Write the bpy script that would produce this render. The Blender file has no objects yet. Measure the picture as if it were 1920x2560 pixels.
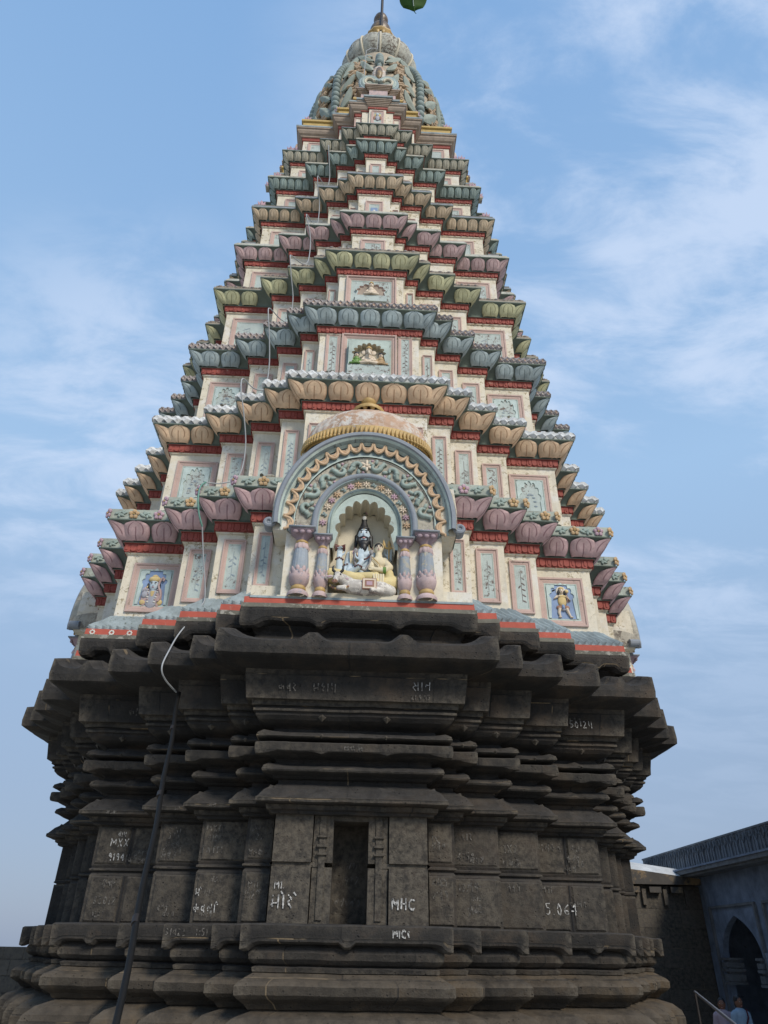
import bpy, math, random
from mathutils import Vector, Matrix, noise as mnoise
R = math.radians
random.seed(7)
sc = bpy.context.scene
C = sc.collection

# ------------------------------------------------------------------ camera
cd = bpy.data.cameras.new('camera')
cam = bpy.data.objects.new('camera', cd); C.objects.link(cam)
yaw, pitch, roll, fpx = 0.0376287, 0.5577428, 0.0183528, 1754.44
Fv = Vector((math.sin(yaw)*math.cos(pitch), math.cos(yaw)*math.cos(pitch), math.sin(pitch)))
R0 = Vector((math.cos(yaw), -math.sin(yaw), 0)); U0 = R0.cross(Fv)
Rv = R0*math.cos(roll)+U0*math.sin(roll); Uv = -R0*math.sin(roll)+U0*math.cos(roll)
M = Matrix((Rv, Uv, -Fv)).transposed().to_4x4(); M.translation = Vector((-0.0226, -14.0, 0.175))
cam.matrix_world = M
cd.sensor_fit = 'VERTICAL'; cd.sensor_height = 36.0; cd.lens = fpx/2560*36
cd.clip_start = 0.05; cd.clip_end = 3000
sc.camera = cam

# ------------------------------------------------------------------ light
SUN_EL, SUN_AZ = R(38), R(150)      # azimuth clockwise from +Y : behind the viewer, to the right
w = bpy.data.worlds.new('World'); sc.world = w; w.use_nodes = True
nt = w.node_tree; nt.nodes.clear()
def N(nt, t, **kw):
    n = nt.nodes.new(t)
    for k, v in kw.items():
        if k in n.inputs: n.inputs[k].default_value = v
        else: setattr(n, k, v)
    return n
out = N(nt, 'ShaderNodeOutputWorld'); bg = N(nt, 'ShaderNodeBackground'); bg.inputs['Strength'].default_value = 0.12
sky = N(nt, 'ShaderNodeTexSky'); sky.sky_type = 'NISHITA'; sky.sun_disc = False
sky.sun_elevation = SUN_EL; sky.sun_rotation = SUN_AZ; sky.air_density = 1.0; sky.dust_density = 1.5; sky.ozone_density = 1.5
tc = N(nt, 'ShaderNodeTexCoord')
sep = N(nt, 'ShaderNodeSeparateXYZ'); nt.links.new(tc.outputs['Generated'], sep.inputs[0])
# project the view direction on a cloud layer
mz = N(nt, 'ShaderNodeMath', operation='MAXIMUM'); nt.links.new(sep.outputs['Z'], mz.inputs[0]); mz.inputs[1].default_value = 0.0
az = N(nt, 'ShaderNodeMath', operation='ADD'); nt.links.new(mz.outputs[0], az.inputs[0]); az.inputs[1].default_value = 0.22
dv = N(nt, 'ShaderNodeVectorMath', operation='DIVIDE'); nt.links.new(tc.outputs['Generated'], dv.inputs[0])
cmb = N(nt, 'ShaderNodeCombineXYZ'); 
for i in range(3): nt.links.new(az.outputs[0], cmb.inputs[i])
nt.links.new(cmb.outputs[0], dv.inputs[1])
mp = N(nt, 'ShaderNodeMapping'); mp.inputs['Rotation'].default_value = (0, 0, R(28)); mp.inputs['Scale'].default_value = (1.0, 1.9, 0.0); mp.inputs['Location'].default_value = (2.3, 0.7, 0)
nt.links.new(dv.outputs[0], mp.inputs[0])
nz = N(nt, 'ShaderNodeTexNoise', noise_dimensions='3D'); nz.inputs['Scale'].default_value = 4.2; nz.inputs['Detail'].default_value = 7; nz.inputs['Roughness'].default_value = 0.62; nz.inputs['Distortion'].default_value = 0.35
nt.links.new(mp.outputs[0], nz.inputs['Vector'])
nb = N(nt, 'ShaderNodeTexNoise'); nb.inputs['Scale'].default_value = 1.3; nb.inputs['Detail'].default_value = 2
nt.links.new(mp.outputs[0], nb.inputs['Vector'])
ad = N(nt, 'ShaderNodeMath', operation='ADD'); nt.links.new(nz.outputs[0], ad.inputs[0]); nt.links.new(nb.outputs[0], ad.inputs[1])
cr = N(nt, 'ShaderNodeValToRGB'); cr.color_ramp.elements[0].position = 0.34; cr.color_ramp.elements[1].position = 0.64; cr.color_ramp.interpolation = 'EASE'
cr.color_ramp.elements[0].color = (0, 0, 0, 1); cr.color_ramp.elements[1].color = (0.8, 0.8, 0.8, 1)
nw = N(nt, 'ShaderNodeMapRange'); nw.inputs[1].default_value = .12; nw.inputs[2].default_value = .45; nt.links.new(nb.outputs[0], nw.inputs[0])
mr = N(nt, 'ShaderNodeMath', operation='MULTIPLY'); nt.links.new(nz.outputs[0], mr.inputs[0]); nt.links.new(nw.outputs[0], mr.inputs[1])
nt.links.new(mr.outputs[0], cr.inputs[0])
# sky colour: nishita pulled towards a milky blue
hz = N(nt, 'ShaderNodeValToRGB')
hz.color_ramp.elements[0].position = 0.0; hz.color_ramp.elements[0].color = (1.75, 2.15, 2.95, 1)
hz.color_ramp.elements[1].position = 0.55; hz.color_ramp.elements[1].color = (2.15, 3.3, 4.85, 1)
e = hz.color_ramp.elements.new(1.0); e.color = (1.25, 2.4, 4.3, 1)
nt.links.new(sep.outputs['Z'], hz.inputs[0])
mx = N(nt, 'ShaderNodeMixRGB'); mx.inputs[0].default_value = 0.9
nt.links.new(sky.outputs[0], mx.inputs[1]); nt.links.new(hz.outputs[0], mx.inputs[2])
# the cloud banks stand in two parts of the sky: a long one to the right, a small one low on the left
def dirmask(d, a, b):
    n = N(nt, 'ShaderNodeVectorMath', operation='DOT_PRODUCT'); nt.links.new(tc.outputs['Generated'], n.inputs[0]); n.inputs[1].default_value = d
    m = N(nt, 'ShaderNodeMapRange', interpolation_type='SMOOTHSTEP'); m.inputs[1].default_value = a; m.inputs[2].default_value = b; nt.links.new(n.outputs['Value'], m.inputs[0]); return m.outputs[0]
m1 = dirmask((.42, .52, .745), .80, .96); m2 = dirmask((-.30, .76, .57), .94, 1.0); m3 = dirmask((.42, .80, .42), .92, 1.12)
mm = N(nt, 'ShaderNodeMath', operation='MAXIMUM'); nt.links.new(m1, mm.inputs[0]); nt.links.new(m2, mm.inputs[1])
m4 = N(nt, 'ShaderNodeMath', operation='MAXIMUM'); nt.links.new(mm.outputs[0], m4.inputs[0]); nt.links.new(m3, m4.inputs[1])
mf = N(nt, 'ShaderNodeMath', operation='MULTIPLY'); nt.links.new(m4.outputs[0], mf.inputs[0]); nt.links.new(cr.outputs[0], mf.inputs[1])
mc = N(nt, 'ShaderNodeMixRGB'); nt.links.new(mf.outputs[0], mc.inputs[0]); nt.links.new(mx.outputs[0], mc.inputs[1]); mc.inputs[2].default_value = (3.5, 4.2, 5.4, 1)
nt.links.new(mc.outputs[0], bg.inputs[0]); nt.links.new(bg.outputs[0], out.inputs[0])

sl = bpy.data.lights.new('sun', 'SUN'); sl.energy = 2.0; sl.angle = R(14); sl.color = (1.0, 0.90, 0.76)
so = bpy.data.objects.new('sun', sl); C.objects.link(so)
sd = Vector((math.sin(SUN_AZ)*math.cos(SUN_EL), math.cos(SUN_AZ)*math.cos(SUN_EL), math.sin(SUN_EL)))
so.rotation_euler = sd.to_track_quat('Z', 'Y').to_euler()
sc.view_settings.view_transform = 'Standard'; sc.view_settings.look = 'None'; sc.view_settings.exposure = 0.55; sc.view_settings.gamma = 1.0
sc.render.engine = 'CYCLES'; sc.cycles.max_bounces = 5

# ------------------------------------------------------------------ materials
def base_mat(name):
    m = bpy.data.materials.new(name); m.use_nodes = True; t = m.node_tree; t.nodes.clear()
    o = N(t, 'ShaderNodeOutputMaterial'); b = N(t, 'ShaderNodeBsdfPrincipled'); t.links.new(b.outputs[0], o.inputs[0])
    g = N(t, 'ShaderNodeNewGeometry')
    return m, t, b, g.outputs['Position']
def noise(t, vec, scale, detail=6, rough=.6, dist=0, mul=None):
    if mul:
        v = N(t, 'ShaderNodeVectorMath', operation='MULTIPLY'); t.links.new(vec, v.inputs[0]); v.inputs[1].default_value = mul; vec = v.outputs[0]
    n = N(t, 'ShaderNodeTexNoise'); n.inputs['Scale'].default_value = scale; n.inputs['Detail'].default_value = detail
    n.inputs['Roughness'].default_value = rough; n.inputs['Distortion'].default_value = dist
    t.links.new(vec, n.inputs['Vector']); return n.outputs[0]
def ramp(t, f, a, b, lo=0.0, hi=1.0):
    r = N(t, 'ShaderNodeMapRange'); r.inputs[1].default_value = a; r.inputs[2].default_value = b; r.inputs[3].default_value = lo; r.inputs[4].default_value = hi
    t.links.new(f, r.inputs[0]); return r.outputs[0]
def mix(t, f, a, b, mode='MIX'):
    m = N(t, 'ShaderNodeMixRGB', blend_type=mode)
    for i, x in ((0, f), (1, a), (2, b)):
        if hasattr(x, 'is_linked') or hasattr(x, 'links'): t.links.new(x, m.inputs[i])
        elif i == 0: m.inputs[0].default_value = x
        else: m.inputs[i].default_value = (*x[:3], 1)
    return m.outputs[0]
def math2(t, op, a, b=None):
    m = N(t, 'ShaderNodeMath', operation=op)
    for i, x in ((0, a), (1, b)):
        if x is None: continue
        if isinstance(x, (int, float)): m.inputs[i].default_value = x
        else: t.links.new(x, m.inputs[i])
    return m.outputs[0]
def bumpn(t, b, h, dist=.01, strength=.6):
    n = N(t, 'ShaderNodeBump'); n.inputs['Strength'].default_value = strength; n.inputs['Distance'].default_value = dist
    t.links.new(h, n.inputs['Height']); t.links.new(n.outputs[0], b.inputs['Normal'])
def paint(name, col, var=.22, streak=.45, dirt=(.10, .095, .085), peel=.0, peelcol=(.20, .17, .13), rough=.75, lines=None, second=None):
    m, t, b, P = base_mat(name)
    n1 = noise(t, P, 3.1, 5, .65)
    c = mix(t, ramp(t, n1, .3, .7), [x*(1-var) for x in col], [min(1, x*(1+var)) for x in col])
    if second:
        c = mix(t, ramp(t, noise(t, P, 2.3, 6, .7), .5, .62), c, second)
    if lines: c = lines(t, c)
    n2 = noise(t, P, 1.0, 7, .7, 0, (9, 9, .9))
    n3 = noise(t, P, 1.3, 4, .6)
    s = math2(t, 'MULTIPLY', ramp(t, n2, .50, .78), ramp(t, n3, .35, .65))
    c = mix(t, math2(t, 'MULTIPLY', s, streak), c, dirt)
    n4 = noise(t, P, 38, 5, .75)
    c = mix(t, ramp(t, n4, .55, .75, 0, .35), c, dirt)
    n5 = noise(t, P, 11, 9, .78)
    if peel > 0:
        pk = math2(t, 'MULTIPLY', ramp(t, n5, .66-peel*.14, .69-peel*.14), ramp(t, noise(t, P, 1.1, 3, .6), .42, .55))
        c = mix(t, pk, c, peelcol)
    t.links.new(c, b.inputs['Base Color']); b.inputs['Roughness'].default_value = rough
    h = math2(t, 'ADD', n5, math2(t, 'MULTIPLY', n4, .4)); bumpn(t, b, h, .012, .5)
    return m
def petal_lines(dark):
    def f(t, c):
        uv = N(t, 'ShaderNodeUVMap'); s = N(t, 'ShaderNodeSeparateXYZ'); t.links.new(uv.outputs[0], s.inputs[0])
        a = math2(t, 'ABSOLUTE', s.outputs[0]); v = s.outputs[1]
        cen = math2(t, 'MULTIPLY', ramp(t, a, .025, .06, 1, 0), ramp(t, v, .62, .7, 1, 0))
        # inner lobe line: a = .52*sqrt(1-(v-.45)^2*3.6)
        q = math2(t, 'SUBTRACT', v, .42); q = math2(t, 'MULTIPLY', q, q); q = math2(t, 'MULTIPLY', q, 4.2); q = math2(t, 'SUBTRACT', 1.0, q); q = math2(t, 'MAXIMUM', q, 0); q = math2(t, 'SQRT', q)
        q = math2(t, 'MULTIPLY', q, .56); d = math2(t, 'ABSOLUTE', math2(t, 'SUBTRACT', a, q))
        l2 = math2(t, 'MULTIPLY', ramp(t, d, .02, .07, 1, 0), ramp(t, v, .18, .3, 0, 1))
        rim = ramp(t, a, .9, .97, 0, .7)
        l = math2(t, 'MAXIMUM', math2(t, 'MAXIMUM', cen, l2), rim)
        return mix(t, math2(t, 'MULTIPLY', l, .75), c, dark)
    return f
def stone(name, base=(.0185, .0168, .0155), brown=(.088, .060, .036), bf=.55, joints=(1.25, .36), light=(.075, .066, .054)):
    m, t, b, P = base_mat(name)
    n1 = noise(t, P, 2.2, 7, .7); n2 = noise(t, P, .55, 3, .5); n3 = noise(t, P, 13, 8, .72); n4 = noise(t, P, 1.0, 6, .7, 0, (7, 7, .8))
    c = mix(t, ramp(t, n1, .3, .72), [x*.5 for x in base], [x*1.8 for x in base])
    px = N(t, 'ShaderNodeSeparateXYZ'); t.links.new(P, px.inputs[0])
    side = ramp(t, px.outputs['X'], -2.5, 2.5, .0, .10)
    bm = ramp(t, math2(t, 'ADD', math2(t, 'ADD', n1, side), math2(t, 'MULTIPLY', n2, .5)), .80, 1.02, 0, bf)
    c = mix(t, bm, c, brown)
    c = mix(t, ramp(t, n3, .56, .78, 0, .45), c, light)
    c = mix(t, ramp(t, n4, .52, .75, 0, .5), c, [x*.35 for x in base])
    h = math2(t, 'ADD', math2(t, 'MULTIPLY', n3, .7), math2(t, 'MULTIPLY', noise(t, P, 55, 4, .7), .35))
    vo = N(t, 'ShaderNodeTexVoronoi'); vo.inputs['Scale'].default_value = 17; t.links.new(P, vo.inputs['Vector'])
    pit = math2(t, 'MULTIPLY', ramp(t, vo.outputs['Distance'], .10, .2, 1, 0), ramp(t, noise(t, P, 5, 2, .5), .50, .6))
    c = mix(t, pit, c, [x*.2 for x in base]); h = math2(t, 'SUBTRACT', h, math2(t, 'MULTIPLY', pit, .9))
    if joints:
        uv = N(t, 'ShaderNodeUVMap'); mpn = N(t, 'ShaderNodeMapping'); t.links.new(uv.outputs[0], mpn.inputs[0]); mpn.inputs['Location'].default_value = (.3, .1, 0)
        br = N(t, 'ShaderNodeTexBrick'); br.inputs['Scale'].default_value = 1; br.inputs['Brick Width'].default_value = joints[0]; br.inputs['Row Height'].default_value = joints[1]
        br.inputs['Mortar Size'].default_value = .008; br.inputs['Mortar Smooth'].default_value = .3; br.offset = .43
        t.links.new(mpn.outputs[0], br.inputs['Vector'])
        br.inputs['Color1'].default_value = (1, 1, 1, 1); br.inputs['Color2'].default_value = (.42, .43, .46, 1)
        c = mix(t, 1.0, c, br.outputs['Color'], 'MULTIPLY')
        fac = br.outputs['Fac']
        jc = mix(t, ramp(t, noise(t, P, 1.7, 3, .6), .56, .62), (.008, .008, .008), (.20, .15, .09))
        c = mix(t, math2(t, 'MULTIPLY', fac, .85), c, jc)
        h = math2(t, 'SUBTRACT', h, math2(t, 'MULTIPLY', fac, .8))
    gp = N(t, 'ShaderNodeNewGeometry'); c = mix(t, math2(t, 'MULTIPLY', ramp(t, gp.outputs['Pointiness'], .53, .60), ramp(t, n3, .40, .58, .1, .75)), c, (.115, .10, .078))
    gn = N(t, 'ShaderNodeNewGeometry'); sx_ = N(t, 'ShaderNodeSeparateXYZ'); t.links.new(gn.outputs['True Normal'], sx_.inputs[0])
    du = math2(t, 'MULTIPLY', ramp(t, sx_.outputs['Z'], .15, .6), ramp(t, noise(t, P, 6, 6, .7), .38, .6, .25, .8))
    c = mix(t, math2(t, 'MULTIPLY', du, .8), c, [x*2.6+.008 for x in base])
    t.links.new(c, b.inputs['Base Color']); b.inputs['Roughness'].default_value = .82
    bumpn(t, b, h, .03, .8)
    return m
def simple(name, col, rough=.6, metal=0, var=.15, sc_=8):
    m, t, b, P = base_mat(name)
    n = noise(t, P, sc_, 6, .65)
    t.links.new(mix(t, ramp(t, n, .3, .7), [x*(1-var) for x in col], [x*(1+var) for x in col]), b.inputs['Base Color'])
    b.inputs['Roughness'].default_value = rough; b.inputs['Metallic'].default_value = metal
    bumpn(t, b, n, .004, .4)
    return m
MT = {}
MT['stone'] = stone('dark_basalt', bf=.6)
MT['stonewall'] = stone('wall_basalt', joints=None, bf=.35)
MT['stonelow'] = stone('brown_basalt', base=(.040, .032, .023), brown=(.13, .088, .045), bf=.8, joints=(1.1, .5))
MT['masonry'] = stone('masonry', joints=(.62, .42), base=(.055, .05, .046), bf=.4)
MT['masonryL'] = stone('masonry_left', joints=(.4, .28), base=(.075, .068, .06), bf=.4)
MT['cream'] = paint('cream_paint', (.67, .62, .505), var=.12, streak=.5, peel=.8, peelcol=(.34, .29, .19), dirt=(.20, .18, .145), rough=.85, second=(.70, .68, .62))
MT['pinkframe'] = paint('pink_frame_paint', (.50, .365, .325), peel=.5, var=.1, streak=.3)
MT['pale'] = paint('pale_blue_paint', (.43, .50, .485), peel=.9, peelcol=(.15, .12, .105), var=.1, streak=.35)
MT['red'] = paint('red_paint', (.29, .065, .05), peel=.5, peelcol=(.38, .22, .18), var=.2, streak=.4, dirt=(.05, .02, .02))
MT['redstrip'] = paint('red_strip_paint', (.42, .085, .055), peel=.55, peelcol=(.36, .24, .19), var=.15, streak=.2)
MT['green'] = paint('dark_green_paint', (.13, .165, .14), peel=.2, peelcol=(.25, .27, .24), streak=.3)
MT['tile'] = paint('tile_blue_paint', (.27, .33, .355), peel=.6, peelcol=(.08, .10, .08), streak=.5, var=.3)
MT['weather'] = paint('weathered_lime', (.40, .375, .31), peel=1.1, peelcol=(.14, .12, .10), streak=.6, var=.3, dirt=(.12, .11, .09))
PC = [(.54, .38, .39), (.68, .50, .34), (.38, .46, .48), (.51, .51, .32), (.55, .40, .40), (.56, .45, .32), (.30, .385, .365), (.48, .46, .37)]
PD = [(.16, .07, .09), (.25, .12, .06), (.08, .11, .12), (.14, .13, .06), (.17, .08, .09), (.16, .10, .06), (.06, .09, .08), (.10, .10, .07)]
for i in range(8): MT['petal%d' % i] = paint('petal_paint_%s' % 'abcdefgh'[i], PC[i], var=.28, streak=.62, dirt=(PD[i][0]*.8, PD[i][1]*.8, PD[i][2]*.8), peel=.25, lines=petal_lines(PD[i]))
SL = [(.36, .40, .35), (.44, .46, .46), (.30, .29, .29), (.29, .26, .21), (.46, .47, .42), (.24, .27, .31), (.42, .40, .33), (.33, .38, .42)]
for i in range(8): MT['slab%d' % i] = paint('slab_paint_%s' % 'abcdefgh'[i], SL[i], var=.25, streak=.7, peel=.8, peelcol=(.13, .12, .10))
MT['white'] = paint('white_diamond_paint', (.62, .64, .65), streak=.4, peel=.6, peelcol=(.2, .19, .18))
MT['greyd'] = paint('grey_diamond_paint', (.33, .30, .30), streak=.6, peel=.6, peelcol=(.15, .09, .08))
MT['brownb'] = paint('brown_bead_paint', (.25, .20, .155), streak=.5, peel=.5)
MT['flpink'] = paint('pink_flower_paint', (.48, .33, .39), streak=.4, peel=.4)
MT['florange'] = paint('orange_flower_paint', (.52, .36, .20), streak=.4, peel=.4)
MT['leafg'] = paint('leaf_green_paint', (.31, .385, .35), streak=.4, peel=.3)
MT['gold'] = paint('gold_paint', (.47, .32, .12), streak=.5, peel=.5, peelcol=(.30, .28, .30), dirt=(.12, .07, .03), rough=.5)
MT['goldo'] = paint('ochre_scallop_paint', (.55, .39, .25), streak=.4, peel=.6)
MT['blueg'] = paint('blue_grey_paint', (.235, .265, .305), streak=.4, peel=.3, var=.1)
MT['bluebg'] = paint('blue_green_paint', (.31, .40, .42), streak=.3, peel=.7, peelcol=(.12, .13, .13))
MT['palegreen'] = paint('pale_green_paint', (.42, .50, .46), streak=.3, peel=.4)
MT['rust'] = paint('rust_dome_paint', (.43, .28, .19), streak=.6, peel=1.2, peelcol=(.58, .55, .50), second=(.60, .56, .50))
MT['pinkcol'] = paint('pink_column_paint', (.50, .385, .38), streak=.4, peel=.8, peelcol=(.30, .28, .32))
MT['lilac'] = paint('lilac_capital_paint', (.34, .26, .30), streak=.3, peel=.3)
MT['shaft'] = paint('blue_shaft_paint', (.27, .31, .355), streak=.4, peel=.9, peelcol=(.42, .38, .28))
MT['niche'] = paint('niche_paint', (.62, .57, .45), streak=.2, peel=.2, var=.08)
MT['brownm'] = paint('brown_cornice_paint', (.34, .275, .22), streak=.7, var=.25, dirt=(.09, .075, .065))
MT['yellow'] = paint('yellow_slab_paint', (.50, .36, .13), streak=.4, peel=.4)
MT['bellbase'] = paint('bell_base_paint', (.44, .38, .29), streak=.7, peel=.6)
MT['bead'] = paint('bead_grey_green_paint', (.23, .29, .28), streak=.4)
MT['bleaf'] = paint('bell_leaf_paint', (.29, .335, .29), streak=.6, dirt=(.12, .11, .09))
MT['garland'] = paint('garland_brown_paint', (.42, .31, .20), streak=.6, dirt=(.14, .10, .06))
MT['pump'] = paint('ribbed_dome_paint', (.48, .49, .43), streak=.6, peel=1.2, peelcol=(.13, .105, .085), second=(.45, .44, .38))
MT['kalash'] = paint('old_brass', (.13, .085, .045), streak=.5, rough=.4, second=(.30, .20, .07))
MT['iron'] = simple('dark_iron', (.025, .02, .018), .55, .3)
MT['pipe'] = simple('black_pipe', (.008, .0075, .007), .6); MT['pipe'].node_tree.nodes['Principled BSDF'].inputs['Specular IOR Level'].default_value = .2
MT['cable'] = simple('grey_white_cable', (.36, .38, .40), .7)
MT['cablegreen'] = simple('green_cable', (.12, .27, .22), .6)
MT['godblue'] = simple('statue_light_blue', (.50, .60, .67), .6, 0, .1)
MT['godblue2'] = simple('statue_dark_blue', (.20, .29, .40), .6, 0, .1)
MT['black'] = simple('black_hair_paint', (.012, .012, .014), .5)
MT['statcream'] = paint('statue_cream', (.68, .60, .42), streak=.3, dirt=(.35, .26, .10), var=.1)
MT['statyel'] = paint('statue_yellow', (.66, .55, .28), streak=.5, dirt=(.36, .27, .10), var=.12)
MT['statskin'] = simple('statue_skin', (.66, .56, .44), .6)
MT['statwhite'] = paint('statue_white', (.66, .63, .57), streak=.2, peel=1.3, peelcol=(.30, .27, .26))
MT['bead2'] = simple('rudraksha_brown', (.10, .03, .025), .6)
MT['snake'] = simple('snake_grey', (.25, .24, .24), .6, 0, .5, 90)
MT['bangle'] = simple('green_bangle', (.12, .24, .05), .5)
MT['lip'] = simple('lip_pink', (.55, .25, .25), .5)
MT['eyew'] = simple('eye_white', (.75, .75, .73), .5)
MT['relblue'] = paint('relief_blue', (.22, .31, .49), streak=.2, peel=.2)
MT['relpale'] = paint('relief_pale_blue', (.46, .56, .55), streak=.2, peel=.3)
MT['relyel'] = paint('relief_yellow', (.62, .48, .23), streak=.3)
MT['relgrey'] = paint('relief_grey', (.36, .37, .42), streak=.3)
MT['relpink'] = paint('relief_pink', (.50, .36, .34), streak=.3)
MT['relbrown'] = paint('relief_brown', (.32, .17, .12), streak=.3)
MT['motif'] = paint('faded_motif', (.22, .28, .33), streak=.2, peel=1.3, peelcol=(.42, .45, .44))
MT['motifdark'] = paint('dark_worn_motif', (.16, .13, .12), streak=.2, peel=1.2, peelcol=(.40, .46, .45))
MT['moss'] = paint('mossy_cement', (.13, .125, .10), streak=.6, peel=.9, peelcol=(.33, .32, .28), var=.4)
MT['bluewall'] = paint('blue_limewash', (.17, .22, .31), streak=.8, dirt=(.035, .042, .06), peel=.5, peelcol=(.10, .12, .15), var=.35)
MT['darkpar'] = paint('dark_parapet', (.14, .155, .175), streak=.8, dirt=(.02, .02, .022), peel=.7, peelcol=(.17, .17, .165), var=.35)
MT['patchstone'] = paint('patched_coping', (.055, .05, .045), streak=.3, peel=0, second=(.24, .165, .085))
MT['whitewash'] = paint('white_coping', (.50, .51, .51), streak=.2, peel=.4)
MT['shadow'] = simple('shade_joint_black', (.012, .012, .014), .9)  # near-black colour painted as the hall's inner shade; also the wall's joint strips
MT['ground'] = simple('paving', (.40, .36, .29), .9, 0, .3, 3)
MT['shirt'] = simple('light_blue_cloth', (.30, .42, .55), .8)
MT['pinkcloth'] = simple('pale_pink_cloth', (.45, .36, .42), .8)
MT['skin'] = simple('brown_skin', (.22, .10, .06), .6)
MT['trouser'] = simple('dark_cloth', (.03, .03, .045), .9)
MT['strap'] = simple('maroon_strap', (.10, .02, .03), .8)
MT['steel'] = simple('painted_rail', (.13, .12, .12), .45)
MT['flwhite'] = simple('white_flower_paint', (.62, .60, .55), .7)
MT['bark'] = simple('twig_bark', (.06, .045, .03), .9)
def leafmat():
    m, t, b, P = base_mat('leaf_green')
    t.links.new(mix(t, ramp(t, noise(t, P, 60, 3), .3, .7), (.02, .06, .010), (.04, .10, .018)), b.inputs['Base Color']); b.inputs['Roughness'].default_value = .7; b.inputs['Specular IOR Level'].default_value = .15
    return m
MT['leaf'] = leafmat()
def chalkmat():
    m, t, b, P = base_mat('chalk')
    t.links.new(mix(t, ramp(t, noise(t, P, 30, 5, .7), .35, .6), (.12, .118, .115), (.55, .55, .54)), b.inputs['Base Color']); b.inputs['Roughness'].default_value = .95
    return m
MT['chalk'] = chalkmat()
def chalkmat2():
    m, t, b, P = base_mat('faded_chalk')
    t.links.new(mix(t, ramp(t, noise(t, P, 26, 5, .7), .42, .62), (.05, .046, .042), (.19, .18, .165)), b.inputs['Base Color']); b.inputs['Roughness'].default_value = .95
    return m
MT['chalk2'] = chalkmat2()

# ------------------------------------------------------------------ mesh builder
class MB:
    def __init__(s): s.v = []; s.f = []; s.uv = []; s.m = []; s.mats = []
    def mi(s, m):
        if m not in s.mats: s.mats.append(m)
        return s.mats.index(m)
    def add(s, vs, fs, mat, uvs=None):
        o = len(s.v); s.v.extend(vs); k = s.mi(mat)
        for f in fs:
            s.f.append([i+o for i in f]); s.m.append(k)
            s.uv.append([uvs[i] for i in f] if uvs else [(0, 0)]*len(f))
    def grid(s, rows, mat, uvs=None, close=False, flip=False):
        n = len(rows[0]); vs = [p for r in rows for p in r]; fs = []
        for j in range(len(rows)-1):
            for i in range(n if close else n-1):
                a, b = j*n+i, j*n+(i+1) % n; q = [a, b, b+n, a+n]
                fs.append(q[::-1] if flip else q)
        s.add(vs, fs, mat, [u for r in uvs for u in r] if uvs else None)
    def box(s, c, d, mat, T=None):
        x, y, z = c; a, b, h = d[0]/2, d[1]/2, d[2]/2
        vs = [Vector((x+i*a, y+j*b, z+k*h)) for k in (-1, 1) for j in (-1, 1) for i in (-1, 1)]
        if T: vs = [T(p) for p in vs]
        s.add(vs, [(0, 2, 3, 1), (4, 5, 7, 6), (0, 1, 5, 4), (2, 6, 7, 3), (0, 4, 6, 2), (1, 3, 7, 5)], mat)
    def ell(s, c, r, mat, n=8, m=5, T=None, rot=None):
        c = Vector(c); rows = []
        for j in range(m+1):
            th = math.pi*j/m; row = []
            for i in range(n):
                a = 2*math.pi*i/n; p = Vector((r[0]*math.sin(th)*math.cos(a), r[1]*math.sin(th)*math.sin(a), r[2]*math.cos(th)))
                if rot: p = rot @ p
                p = p+c; row.append(T(p) if T else p)
            rows.append(row)
        s.grid(rows, mat, close=True)
    def lathe(s, prof, mat, c=(0, 0), n=24, rf=None, T=None, mats=None):
        rows = []
        for r, z in prof:
            row = []
            for i in range(n):
                a = 2*math.pi*i/n; q = r*(rf(a, z) if rf else 1); p = Vector((c[0]+q*math.cos(a), c[1]+q*math.sin(a), z)); row.append(T(p) if T else p)
            rows.append(row)
        if mats:
            for j in range(len(rows)-1): s.grid(rows[j:j+2], mats[j], close=True)
        else: s.grid(rows, mat, close=True)
    def tube(s, pts, r, mat, n=8, cap=True):
        pts = [Vector(p) for p in pts]; rows = []
        up = Vector((0, 0, 1)); prev = None
        for i, p in enumerate(pts):
            d = (pts[min(i+1, len(pts)-1)]-pts[max(i-1, 0)]).normalized()
            a = prev if prev is not None else (Vector((1, 0, 0)) if abs(d.z) > .8 else up)
            x = (a-d*a.dot(d)).normalized(); y = d.cross(x); prev = x
            rr = r[i] if isinstance(r, (list, tuple)) else r
            rows.append([p+x*rr*math.cos(2*math.pi*k/n)+y*rr*math.sin(2*math.pi*k/n) for k in range(n)])
        s.grid(rows, mat, close=True)
        if cap:
            s.add(rows[0], [tuple(range(n))[::-1]], mat); s.add(rows[-1], [tuple(range(n))], mat)
    def prism(s, poly, y0, y1, mat, T=None, front=True, sidemat=None, back=False):
        """poly: list of (x,z) counter-clockwise seen from the front (-y); extruded from y0 (front) to y1"""
        n = len(poly); a = [Vector((x, y0, z)) for x, z in poly]; b = [Vector((x, y1, z)) for x, z in poly]
        if T: a = [T(p) for p in a]; b = [T(p) for p in b]
        if front: s.add(a, [tuple(range(n))], mat)
        if back: s.add(b, [tuple(range(n))[::-1]], mat)
        s.add(a+b, [(i, i+n, (i+1) % n+n, (i+1) % n) for i in range(n)], sidemat or mat)
    def build(s, name, parent=None, smooth=False, fix=True):
        me = bpy.data.meshes.new(name); me.from_pydata([tuple(v) for v in s.v], [], s.f)
        for m in s.mats: me.materials.append(MT[m])
        me.polygons.foreach_set('material_index', s.m)
        ul = me.uv_layers.new(name='UVMap'); flat = [x for f in s.uv for u in f for x in u]; ul.data.foreach_set('uv', flat)
        if smooth: me.polygons.foreach_set('use_smooth', [True]*len(me.polygons))
        me.validate(); me.update()
        o = bpy.data.objects.new(name, me); C.objects.link(o)
        if parent:
            o.parent = parent
            if parent.location.length > 0: o.matrix_parent_inverse = Matrix.Translation(parent.location).inverted()
        return o
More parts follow.
